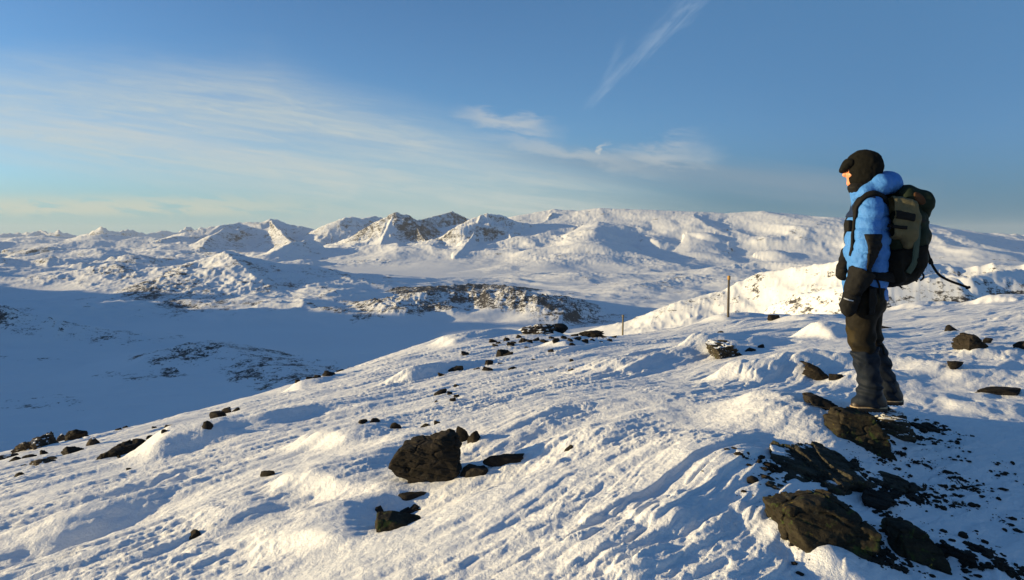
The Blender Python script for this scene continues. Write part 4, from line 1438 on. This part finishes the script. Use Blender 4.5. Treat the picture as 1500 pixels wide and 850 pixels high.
def fabric(name, col, rough=0.6, weave=220.0, wr=12.0, bump=0.006, var=0.2, sheen=0.0, tint=None):
    m, nt, b = new_mat(name)
    tc = nt.new('ShaderNodeTexCoord')
    P = tc.outputs['Object']
    n = nt.noise(P, wr, 5, 0.6, 0.6)
    n2 = nt.noise(P, weave, 2, 0.5)
    lo = tuple(x * (1 - var) for x in col)
    hi = tuple(x * (1 + var) for x in col)
    c = nt.mix(n, lo, hi)
    if tint:
        c = nt.mix(nt.smooth(nt.noise(P, wr * 0.6, 4, 0.6), 0.5, 0.62), c, tint)
    nt.put(b.inputs['Base Color'], c)
    b.inputs['Roughness'].default_value = rough
    b.inputs['Specular IOR Level'].default_value = 0.12
    if sheen:
        b.inputs['Sheen Weight'].default_value = sheen
    bp = nt.new('ShaderNodeBump')
    bp.inputs['Strength'].default_value = 0.7
    bp.inputs['Distance'].default_value = bump
    nt.put(bp.inputs['Height'], nt.m('MULTIPLY_ADD', n2, 0.12, n))
    nt.put(b.inputs['Normal'], bp.outputs[0])
    return m


M_SKIN = simple_mat("wind_burnt_skin", (0.62, 0.22, 0.11), 0.5, 0.4, 0.0, 20.0, 0.12)
M_BLUE = fabric("blue_shell_fabric", (0.055, 0.185, 0.49), 0.5, 260, 22, 0.018, 0.16)
M_NAVY = fabric("navy_fabric", (0.010, 0.018, 0.045), 0.6, 260, 14, 0.008, 0.3)
M_BLACK = fabric("black_fabric", (0.008, 0.008, 0.008), 0.75, 260, 18, 0.008, 0.3)
M_FLEECE = fabric("black_fleece", (0.0055, 0.0055, 0.0045), 0.95, 150, 40, 0.006, 0.35)
M_OLIVE = fabric("dark_olive_fabric", (0.008, 0.0065, 0.004), 0.7, 260, 12, 0.010, 0.4, 0.0, (0.024, 0.018, 0.007))
M_GAITER = fabric("slate_blue_fabric", (0.009, 0.013, 0.021), 0.65, 260, 14, 0.010, 0.35)
M_BOOT = simple_mat("dark_boot_leather", (0.022, 0.014, 0.010), 0.5, 0.4, 0.004, 40, 0.4)
M_SOLE = simple_mat("boot_rubber", (0.010, 0.010, 0.010), 0.7)
M_TAN = fabric("khaki_canvas", (0.105, 0.092, 0.050), 0.75, 260, 16, 0.010, 0.25)
M_PACK = fabric("dark_green_canvas", (0.010, 0.018, 0.011), 0.7, 260, 12, 0.010, 0.35)
M_MESH = fabric("black_pack_mesh", (0.006, 0.006, 0.005), 0.8, 400, 20, 0.008, 0.4)
M_GREENTRIM = fabric("grey_green_trim", (0.045, 0.070, 0.055), 0.6, 260, 14, 0.006, 0.25)
M_RUST = fabric("rust_brown_fabric", (0.055, 0.026, 0.012), 0.7, 260, 14, 0.008, 0.3)
M_LACE = simple_mat("pale_boot_edge", (0.35, 0.27, 0.17), 0.6)
M_PRINT = simple_mat("pale_grey_print", (0.45, 0.46, 0.47), 0.6)


def wrap(path, width, thick, field, lift=0.004, sub=5, snap=1.0):
    """a strap lying on the surface of a distance field (points in the figure's frame)"""
    P = [np.array(p, float) for p in path]
    pts = []
    for i in range(len(P) - 1):
        p0, p1, p2, p3 = P[max(i - 1, 0)], P[i], P[i + 1], P[min(i + 2, len(P) - 1)]
        for k in range(sub):
            t = k / sub
            pts.append(0.5 * (2 * p1 + (p2 - p0) * t + (2 * p0 - 5 * p1 + 4 * p2 - p3) * t * t + (3 * p1 - p0 - 3 * p2 + p3) * t ** 3))
    pts.append(P[-1])
    X = np.array(pts)
    e = 0.02

    def grad(X):
        g = np.stack([field(X + np.eye(3)[k] * e) - field(X - np.eye(3)[k] * e) for k in range(3)], 1)
        return g / (np.linalg.norm(g, axis=1)[:, None] + 1e-9)
    for it in range(6):
        X = X - snap * 0.8 * (field(X) - lift)[:, None] * grad(X)
    X[1:-1] = 0.25 * X[:-2] + 0.5 * X[1:-1] + 0.25 * X[2:]
    N = grad(X)
    vs, fs = [], []
    for i, p in enumerate(X):
        tg = X[min(i + 1, len(X) - 1)] - X[max(i - 1, 0)]
        tg = tg / (np.linalg.norm(tg) + 1e-9)
        n = N[i] - tg * (N[i] @ tg)
        n /= np.linalg.norm(n) + 1e-9
        s = np.cross(tg, n)
        for a, b in ((-1, -0.6), (1, -0.6), (0.9, 1), (-0.9, 1)):
            vs.append(p + s * width / 2 * a + n * thick / 2 * b)
    for i in range(len(X) - 1):
        for k in range(4):
            fs.append([i * 4 + k, i * 4 + (k + 1) % 4, (i + 1) * 4 + (k + 1) % 4, (i + 1) * 4 + k])
    fs.append([3, 2, 1, 0])
    n = (len(X) - 1) * 4
    fs.append([n, n + 1, n + 2, n + 3])
    return vs, fs


person = bpy.data.objects.new("person", None)
person.location = ORG
link(person)
tag(person, "walker in a blue down jacket and black cap standing on rocks, looking left", "person")

N_SH, F_SH = B(1274, 306, -.185), B(1272, 306, .185)
N_EL, F_EL = B(1269, 362, -.235), B(1256, 360, .22)
N_WR, F_WR = B(1256, 405, -.185), B(1243, 392, .10)
N_KN, F_KN = B(1264, 512, -.10), B(1277, 510, .10)
N_AN, F_AN = B(1275, 582, -.095), B(1302, 579, .10)
N_HIP, F_HIP = B(1265, 440, -.095), B(1268, 440, .095)
HEAD = B(1264, 250)
HR = rotz(-27)          # the face is turned a little away from us


def head_local(P):
    return (P - HEAD) @ HR


def body_field(P):
    h = head_local(P)       # -x is the face
    d = ell(h, (0.0, 0, 0.02), (0.098, 0.076, 0.115))
    d = smin(d, ell(h, (-0.035, 0, -0.055), (0.062, 0.058, 0.065)), 0.03)     # jaw
    d = smin(d, cone(h, (-0.092, 0, 0.012), (-0.116, 0, -0.026), 0.010, 0.017), 0.015)    # nose
    d = smin(d, cone(h, (-0.088, -0.03, 0.028), (-0.088, 0.03, 0.028), 0.014, 0.014), 0.015)   # brow
    d = smin(d, cone(h, (-0.088, -0.018, -0.056), (-0.088, 0.018, -0.056), 0.012, 0.012), 0.012)   # lips
    d = smin(d, ell(h, (-0.083, 0, -0.090), (0.022, 0.024, 0.020)), 0.02)      # chin
    for s in (-1, 1):
        d = smax(d, -ell(h, (-0.098, s * 0.034, 0.008), (0.020, 0.020, 0.013)), 0.012)     # eye hollow
        d = smin(d, ell(h, (-0.082, s * 0.034, 0.007), (0.015, 0.015, 0.012)), 0.004)      # eyeball
        d = smin(d, ell(h, (-0.072, s * 0.045, -0.030), (0.026, 0.022, 0.022)), 0.02)      # cheek
        d = smin(d, ell(h, (0.010, s * 0.078, -0.005), (0.020, 0.010, 0.032)), 0.008)      # ear
    d = smin(d, cone(P, B(1266, 268), B(1270, 296), 0.055, 0.062), 0.03)
    d = smin(d, chain(P, [(B(1270, 305), .095), (B(1270, 350), .10), (B(1268, 420), .095)], flat=(1, 1.4)), 0.04)
    for sh, el, wr in ((N_SH, N_EL, N_WR), (F_SH, F_EL, F_WR)):
        d = smin(d, chain(P, [(sh, .048), (el, .038), (wr, .026)]), 0.03)
        hand = wr + (wr - el) / np.linalg.norm(wr - el) * 0.08
        d = smin(d, cone(P, wr, hand, .028, .032), 0.02)
    for hp, kn, an in ((N_HIP, N_KN, N_AN), (F_HIP, F_KN, F_AN)):
        d = smin(d, chain(P, [(hp, .076), (kn, .046), (an, .030)]), 0.03)
        d = smin(d, cone(P, an + np.array([0.02, 0, -0.005]), an + np.array([-0.05, 0, -0.008]), .026, .022), 0.02)
    return d


part("body", person, body_field, (-0.42, -0.36, 0.0), (0.36, 0.36, 1.82), 0.0085, M_SKIN)


def puffs(P, u, pitch, amp):
    """quilting: rounded baffles with a sharp stitch line"""
    return amp * (np.abs(np.cos(np.pi * u / pitch)) ** 0.38 - 0.7)


def wr3(P, s, seed=0):
    return value3(P[:, 0] * s, P[:, 1] * s, P[:, 2] * s, seed) + 0.5 * value3(P[:, 0] * s * 2.1, P[:, 1] * s * 2.1, P[:, 2] * s * 2.1, seed + 1)


def sleeve(P, sh, el, wr):
    d1 = cone(P, sh, el, .082, .073)
    d2 = cone(P, el, wr, .071, .058)
    d = smin(d1, d2, 0.02)
    u = np.where(d1 < d2, (P - el) @ (sh - el) / np.linalg.norm(sh - el), -(P - el) @ (wr - el) / np.linalg.norm(wr - el))
    return d - puffs(P, u + 0.03 * value3(P[:, 0] * 9, P[:, 1] * 9, P[:, 2] * 9, 3), 0.080, 0.012) - 0.007 * wr3(P, 19, 5)


def jacket_field(P):
    t = chain(P, [(B(1274, 300), .095), (B(1272, 325), .128), (B(1269, 370), .132), (B(1267, 420), .132), (B(1268, 434), .130)], flat=(1, 1.38))
    t = smin(t, cone(P, B(1276, 300, -.15), B(1276, 300, .15), .082, .082), 0.06)
    t = t - puffs(P, P[:, 2] + 0.012 * value3(P[:, 0] * 7, P[:, 1] * 7, P[:, 2] * 3, 9), 0.100, 0.013) - 0.007 * wr3(P, 16, 8)
    hem = B(1268, 441)[2]
    t = smax(t, hem - P[:, 2] + 0.25 * (P[:, 0] - 0.0) * 0.0, 0.01)
    d = t
    for sh, el, wr in ((N_SH, N_EL, N_WR), (F_SH, F_EL, F_WR)):
        d = smin(d, sleeve(P, sh, el, wr), 0.007)
    # raised collar
    c = cone(P, B(1268, 296), B(1262, 281), .092, .078)
    d = smin(d, c, 0.03)
    return d


part("jacket", person, jacket_field, (-0.45, -0.42, 0.6), (0.4, 0.42, 1.62), 0.0068, M_BLUE)


def hood_field(P):
    d = None
    path = [B(1256, 290, -.045), B(1270, 283, -.095), B(1291, 271, -.085), B(1300, 268, 0.0), B(1291, 271, .085), B(1270, 283, .095), B(1256, 288, .045)]
    rad = [.028, .044, .064, .074, .064, .044, .028]
    for i in range(len(path) - 1):
        q = cone(P, path[i], path[i + 1], rad[i], rad[i + 1])
        d = q if d is None else smin(d, q, 0.03)
    d = smin(d, ell(P, B(1304, 270), (.062, .10, .050)), 0.03)
    ang = np.arctan2(P[:, 1], P[:, 0] - B(1272, 280)[0])
    return d - 0.007 * np.abs(np.cos(ang * 3.5 + 5 * P[:, 2])) ** 0.6 - 0.004 * wr3(P, 20, 30)


part("hood", person, hood_field, (-0.2, -0.26, 1.36), (0.32, 0.26, 1.74), 0.007, M_BLUE)
part("elbow_patch", person, lambda P: smax(np.minimum(jacket_field(P), sleeve(P, N_SH, N_EL, N_WR)) - 0.009,
                                           np.maximum(np.maximum(-(P[:, 0] - (B(1271, 370, -.3)[0] + 0.10 * (B(1266, 370)[2] - P[:, 2]))), np.abs(P[:, 2] - B(1266, 374)[2]) - 0.15), cone(P, N_SH, N_EL, .13, .13) * 0 + np.minimum(cone(P, N_EL, N_WR, .105, .09), cone(P, N_EL, N_EL + 0.5 * (N_SH - N_EL), .105, .10))), 0.008),
     (-0.2, -0.42, 0.85), (0.25, -0.05, 1.35), 0.007, M_BLACK, "black reinforcing patch on the back of the sleeve")


def yoke_field(P):
    t = chain(P, [(B(1274, 300), .095), (B(1272, 325), .128), (B(1269, 370), .132)], flat=(1, 1.38))
    t = smin(t, cone(P, B(1276, 300, -.15), B(1276, 300, .15), .082, .082), 0.06) - 0.014 - 0.004 * wr3(P, 20, 40)
    c = B(1246, 304)
    return smax(t, np.maximum(P[:, 0] - B(1254, 304)[0] - 0.35 * (P[:, 2] - c[2]), np.abs(P[:, 2] - c[2]) - 0.07), 0.012)


part("chest_panel", person, yoke_field, (-0.35, -0.32, 1.2), (0.1, 0.32, 1.6), 0.007, M_NAVY, "dark navy panel across the chest")


def gaiter_neck(P):
    d = smin(cone(P, B(1268, 290), B(1261, 274), .068, .070), ell(P, B(1252, 277), (.042, .062, .036)), 0.03)
    return d - 0.004 * wr3(P, 30, 50)


part("neck_warmer", person, gaiter_neck, (-0.22, -0.13, 1.38), (0.12, 0.13, 1.62), 0.006, M_BLACK)


def cap_field(P):
    h = head_local(P)
    d = ell(h, (0.010, 0, 0.035), (0.124, 0.098, 0.112))
    # ear flaps and nape
    fl = ell(h, (0.004, 0, -0.045), (0.110, 0.094, 0.088))
    d = smin(d, fl, 0.03)
    d = smax(d, smin(-(h[:, 0] + 0.074), h[:, 2] * -1 + 0.03, 0.01) * -1 * 0 + np.minimum(-(h[:, 0] + 0.088), 0.03 - h[:, 2]), 0.01)
    return d - 0.003 * wr3(P, 45, 60)


part("cap", person, cap_field, (-0.28, -0.16, 1.42), (0.16, 0.16, 1.86), 0.006, M_FLEECE)


def brim_field(P):
    h = head_local(P)
    # short turned-up peak
    d = ell(h, (-0.098, 0, 0.034), (0.066, 0.084, 0.030), roty(-38))
    d = smin(d, ell(h, (-0.085, 0, 0.050), (0.045, 0.078, 0.040)), 0.03)
    return d - 0.002 * wr3(P, 45, 61)


part("cap_peak", person, brim_field, (-0.40, -0.14, 1.5), (0.02, 0.16, 1.80), 0.005, M_FLEECE)


def trousers_field(P):
    d = cone(P, B(1268, 418), B(1266, 442), .122, .126, flat=(1, 1.38))
    n = chain(P, [(N_HIP, .110), (B(1261, 480, -.095), .094), (N_KN, .080)])
    f = chain(P, [(F_HIP, .110), (B(1270, 480, .095), .096), (F_KN, .082)])
    d = smin(d, smin(n, f, 0.02), 0.05)
    fold = 0.009 * wr3(P, 12, 70) + 0.006 * np.sin(P[:, 2] * 60 + 14 * P[:, 0] + 3 * value3(P[:, 0] * 8, P[:, 1] * 8, P[:, 2] * 8, 71)) * sstep(0.62, 0.45, P[:, 2])
    return d - fold


part("trousers", person, trousers_field, (-0.30, -0.36, 0.33), (0.30, 0.36, 0.97), 0.0085, M_OLIVE)


def gaiters_field(P):
    n = chain(P, [(B(1265, 508, -.10), .092), (B(1270, 535, -.10), .081), (B(1275, 562, -.097), .076)])
    n = smin(n, cone(P, B(1273, 572, -.095), B(1270, 589, -.095), .076, .078), 0.02)
    n = smin(n, cone(P, B(1262, 588, -.095), B(1249, 595, -.095), .050, .034), 0.03)
    f = chain(P, [(B(1277, 510, .10), .086), (B(1290, 540, .10), .078), (B(1298, 562, .10), .072)])
    f = smin(f, cone(P, B(1298, 570, .10), B(1303, 582, .10), .070, .066), 0.02)
    d = np.minimum(n, f)
    d = smax(d, P[:, 2] - (B(1262, 507)[2] + 0.10 * P[:, 0]), 0.01)
    d = smax(d, B(1300, 592)[2] + 0.012 - P[:, 2], 0.01)
    fold = 0.010 * wr3(P, 13, 80) + 0.007 * np.sin(P[:, 2] * 75 + 22 * P[:, 0] + 4 * value3(P[:, 0] * 9, P[:, 1] * 9, P[:, 2] * 9, 81))
    return d - fold


part("gaiters", person, gaiters_field, (-0.32, -0.30, 0.0), (0.34, 0.32, 0.50), 0.0075, M_GAITER)


def boot(heel, toe, dz):
    def field(P):
        d = cone(P, heel + np.array([0, 0, .055]), toe + np.array([0.02, 0, .038]), .052, .040, flat=(1, 0.95))
        d = smin(d, cone(P, heel + np.array([-0.02, 0, .06]), heel + np.array([-0.03, 0, .13]), .055, .055), 0.03)
        return smax(d, heel[2] + 0.022 - P[:, 2], 0.006)

    def sole(P):
        d = cone(P, heel + np.array([0, 0, .012]), toe + np.array([0.02, 0, .012]), .056, .046)
        d = smax(d, np.abs(P[:, 2] - heel[2] - 0.012) - 0.014, 0.006)
        return d + 0.004 * (np.sin(P[:, 0] * 260) > 0.3) * (P[:, 2] < heel[2] + 0.008)

    def welt(P):
        d = cone(P, heel + np.array([0, 0, .030]), toe + np.array([0.02, 0, .028]), .0575, .0455)
        return smax(d, np.abs(P[:, 2] - heel[2] - 0.030) - 0.005, 0.002)
    lo = np.minimum(heel, toe) - 0.09
    hi = np.maximum(heel, toe) + np.array([0.09, 0.09, 0.2])
    b = part("boot", person, field, lo, hi, 0.006, M_BOOT)
    part("sole", b, sole, lo, hi, 0.005, M_SOLE)
    part("welt", b, welt, lo, hi, 0.004, M_LACE)
    return b


def zfix(p, z):
    return np.array([p[0], p[1], z])


boot(zfix(B(1287, 598, -.095), 0.004), zfix(B(1251, 598, -.095), 0.004), 0)
boot(zfix(B(1311, 592, .10), B(1311, 592, .10)[2]), zfix(B(1284, 592, .10), B(1284, 592, .10)[2]), 0)


def mitten(wr, tip, thumb0, thumb1, cuff0, cuff1, rc0, rc1, seed):
    def hand(P):
        d = cone(P, wr, tip, .052, .050, flat=(1, 0.8))
        mid = wr * 0.45 + tip * 0.55
        d = smin(d, cone(P, mid, tip, .056, .048, flat=(1, 0.8)), 0.02)
        d = smin(d, cone(P, thumb0, thumb1, .026, .020), 0.02)
        return d - 0.005 * wr3(P, 24, seed)

    def cuff(P):
        d = cone(P, cuff0, cuff1, rc0, rc1)
        ax = (cuff1 - cuff0) / np.linalg.norm(cuff1 - cuff0)
        d = smax(d, -((P - cuff0) @ ax), 0.01)
        return d - 0.006 * wr3(P, 20, seed + 3)
    pts = np.array([wr, tip, thumb0, thumb1, cuff0, cuff1])
    lo, hi = pts.min(0) - 0.12, pts.max(0) + 0.12
    m = part("mitten", person, hand, lo, hi, 0.0065, M_BLACK)
    part("gauntlet", m, cuff, lo, hi, 0.0065, M_BLACK)
    return m


mit = mitten(B(1250, 425, -.20), B(1243, 452, -.20), B(1240, 432, -.17), B(1234, 446, -.165), B(1264, 396, -.205), B(1250, 424, -.20), .088, .062, 90)
mitten(B(1241, 386, .06), B(1235, 400, .03), B(1238, 388, .02), B(1234, 396, .0), B(1245, 370, .12), B(1240, 386, .07), .062, .05, 95)
vs, fs = sweep([B(1236, 437, -.248), B(1243, 439.5, -.256), B(1250, 441, -.252)], 0.008, 0.003)
mesh_object("print", vs, fs, M_PRINT, mit, smooth=False)
# lower arm rests: dark belt, pocket flap and cords
part("side_pocket", person, lambda P: smax(rbox(P, B(1270, 437, -.20), (.055, .035, .115), 0.025, roty(4)) - 0.006 * wr3(P, 18, 99), P[:, 2] - B(1270, 418)[2], 0.01),
     (-0.12, -0.30, 0.6), (0.12, -0.1, 0.95), 0.0075, M_BLACK, "black pocket hanging at the hip")
vs, fs = sweep([B(1282, 405, -.19), B(1288, 418, -.195), B(1289, 436, -.19), B(1289, 445, -.18)], 0.012, 0.005)
mesh_object("cord", vs, fs, M_BLACK, person)
vs, fs = sweep([B(1288, 506, -.02), B(1293, 508, -.03), B(1294, 514, -.03), B(1296, 520, -.03)], 0.012, 0.008)
mesh_object("gaiter_strap", vs, fs, M_BLACK, person)

# ---------------------------------------------------------------- the rucksack
PORG = ORG + B(1325, 350)
pack = bpy.data.objects.new("backpack", None)
pack.location = PORG
link(pack)
tag(pack, "large dark green trekking backpack with khaki side pocket worn by the walker", "backpack")
OFF = PORG - ORG


def K(px, py, dy=0.0):
    return B(px, py, dy) - OFF


def pack_body(P):
    d = chain(P, [(K(1324, 306), .118), (K(1327, 345), .142), (K(1322, 380), .140), (K(1317, 392), .112)], flat=(1, 1.25))
    d = smin(d, cone(P, K(1304, 300), K(1298, 400), .070, .085, flat=(1, 1.9)), 0.04)
    return d - 0.007 * wr3(P, 14, 110) - 0.005 * np.cos(P[:, 2] * 42)


part("pack_bag", pack, pack_body, (-0.30, -0.30, -0.40), (0.28, 0.30, 0.36), 0.0085, M_PACK)


def lid(P):
    d = rbox(P, K(1328, 291), (.118, .165, .066), 0.06, roty(24))
    d = smin(d, ell(P, K(1345, 306), (.050, .14, .095)), 0.05)
    return d - 0.008 * wr3(P, 13, 120)


lidp = part("lid", pack, lid, (-0.25, -0.30, 0.05), (0.30, 0.30, 0.50), 0.0085, M_PACK)
part("lid_panel", lidp, lambda P: np.maximum(lid(P) - 0.005, ell(P, K(1344, 291, -.14), (.055, .075, .030), roty(48))), (-0.2, -0.32, 0.1), (0.30, 0.02, 0.45), 0.006, M_RUST)


def pocket(P):
    d = smin(rbox(P, K(1320, 306, -.175), (.100, .055, .075), 0.04, roty(14)), rbox(P, K(1323, 330, -.170), (.090, .060, .10), 0.04, roty(8)), 0.03)
    d = smin(d, cone(P, K(1326, 340, -.175), K(1330, 358, -.165), .060, .028), 0.03)
    return d - 0.010 * wr3(P, 15, 130) - 0.006 * np.abs(np.sin(24 * (P[:, 0] + 0.6 * P[:, 2])))


pk = part("side_pocket", pack, pocket, (-0.2, -0.32, -0.15), (0.25, -0.05, 0.36), 0.007, M_TAN, "khaki side pocket")
part("pocket_flap", pk, lambda P: rbox(P, K(1324, 316, -.232), (.078, .016, .027), 0.012, roty(10)) - 0.003 * wr3(P, 25, 131), (-0.2, -0.36, 0.05), (0.2, -0.1, 0.3), 0.005, M_BLACK)
part("mesh_pocket", pack, lambda P: smax(pack_body(P) - 0.016 + 0.004 * wr3(P, 16, 140), np.maximum(P[:, 2] - K(1320, 360)[2] - 0.18 * P[:, 0], P[:, 0] - K(1340, 380)[0]), 0.02),
     (-0.32, -0.32, -0.40), (0.2, 0.32, 0.05), 0.0085, M_MESH, "black lower side and base")
vs, fs = sweep([K(1343, 318, -.235), K(1344, 340, -.215), K(1342, 362, -.20), K(1339, 385, -.19), K(1330, 400, -.17)], 0.038, 0.010)
mesh_object("trim_strip", vs, fs, M_GREENTRIM, pack)
for a in ([K(1300, 330, -.205), K(1318, 333, -.245), K(1338, 334, -.215), K(1356, 333, -.13)], [K(1347, 322, -.19), K(1357, 325, -.14), K(1361, 326, -.08)]):
    vs, fs = sweep(a, 0.022, 0.006)
    mesh_object("compression_strap", vs, fs, M_BLACK, pack)
for s in (-1, 1):
    vs, fs = wrap([B(1306, 296, s * .15), B(1294, 287, s * .18), B(1276, 285, s * .20), B(1261, 291, s * .20), B(1250, 304, s * .18), B(1244, 325, s * .15), B(1244, 350, s * .155),
                   B(1252, 375, s * .17)], 0.056, 0.022, jacket_field, 0.006)
    vs = [v - OFF for v in vs]
    mesh_object("shoulder_strap", vs, fs, M_BLACK, pack)
part("hip_belt", pack, lambda P: smax(chain(P, [(K(1304, 398), .105), (K(1270, 412), .152)], flat=(1, 1.40)), np.abs(P[:, 2] - K(1280, 410)[2] + 0.15 * P[:, 0]) - 0.035, 0.012),
     (-0.50, -0.32, -0.42), (0.05, 0.32, -0.15), 0.008, M_BLACK)
part("chest_buckle", pack, lambda P: rbox(P, K(1243, 331, -.15), (.018, .03, .040), 0.008), K(1243, 331, -.15) - .06, K(1243, 331, -.15) + .06, 0.005, M_BLACK)
vs, fs = sweep([K(1357, 362, -.05), K(1361, 376, -.05), K(1366, 389, -.055), K(1376, 403, -.06), K(1390, 411, -.06), K(1406, 417, -.06), K(1420, 422, -.06)], 0.017, 0.004, (0.2, 1, 0.1))
ds = mesh_object("dangling_strap", vs, fs, M_BLACK, pack)
mesh_part = part("buckle", ds, lambda P: rbox(P, K(1363, 383, -.052), (.014, .010, .022), 0.005, roty(-20)), K(1363, 383, -.05) - .04, K(1363, 383, -.05) + .04, 0.004, M_BLACK)
part("strap_end", ds, lambda P: rbox(P, K(1418, 421.5, -.06), (.016, .008, .009), 0.004, roty(-18)), K(1418, 421, -.06) - .04, K(1418, 421, -.06) + .04, 0.003, M_BLACK)
ring = [K(1345 + 8 * math.cos(t), 405 - 6.5 * math.sin(t), -.04) for t in np.linspace(-1.2, 4.4, 12)] + [K(1342, 413, -.04)]
vs, fs = sweep(ring, 0.010, 0.008)
mesh_object("cord_loop", vs, fs, M_BLACK, pack)
vs, fs = sweep([K(1338, 402, -.03), K(1341, 405, -.03), K(1344, 409, -.03), K(1341, 410, -.03)], 0.010, 0.008)
mesh_object("cord_loop", vs, fs, M_BLACK, pack)
vs, fs = sweep([K(1312, 413, -.05), K(1317, 418, -.05), K(1321, 422, -.05)], 0.012, 0.005)
mesh_object("loose_webbing", vs, fs, M_BLACK, pack)
vs, fs = sweep([K(1322, 277, 0), K(1325, 272.5, 0), K(1329, 272, 0), K(1333, 276, 0)], 0.020, 0.006, (0, 0, 1))
mesh_object("grab_loop", vs, fs, M_BLACK, pack)
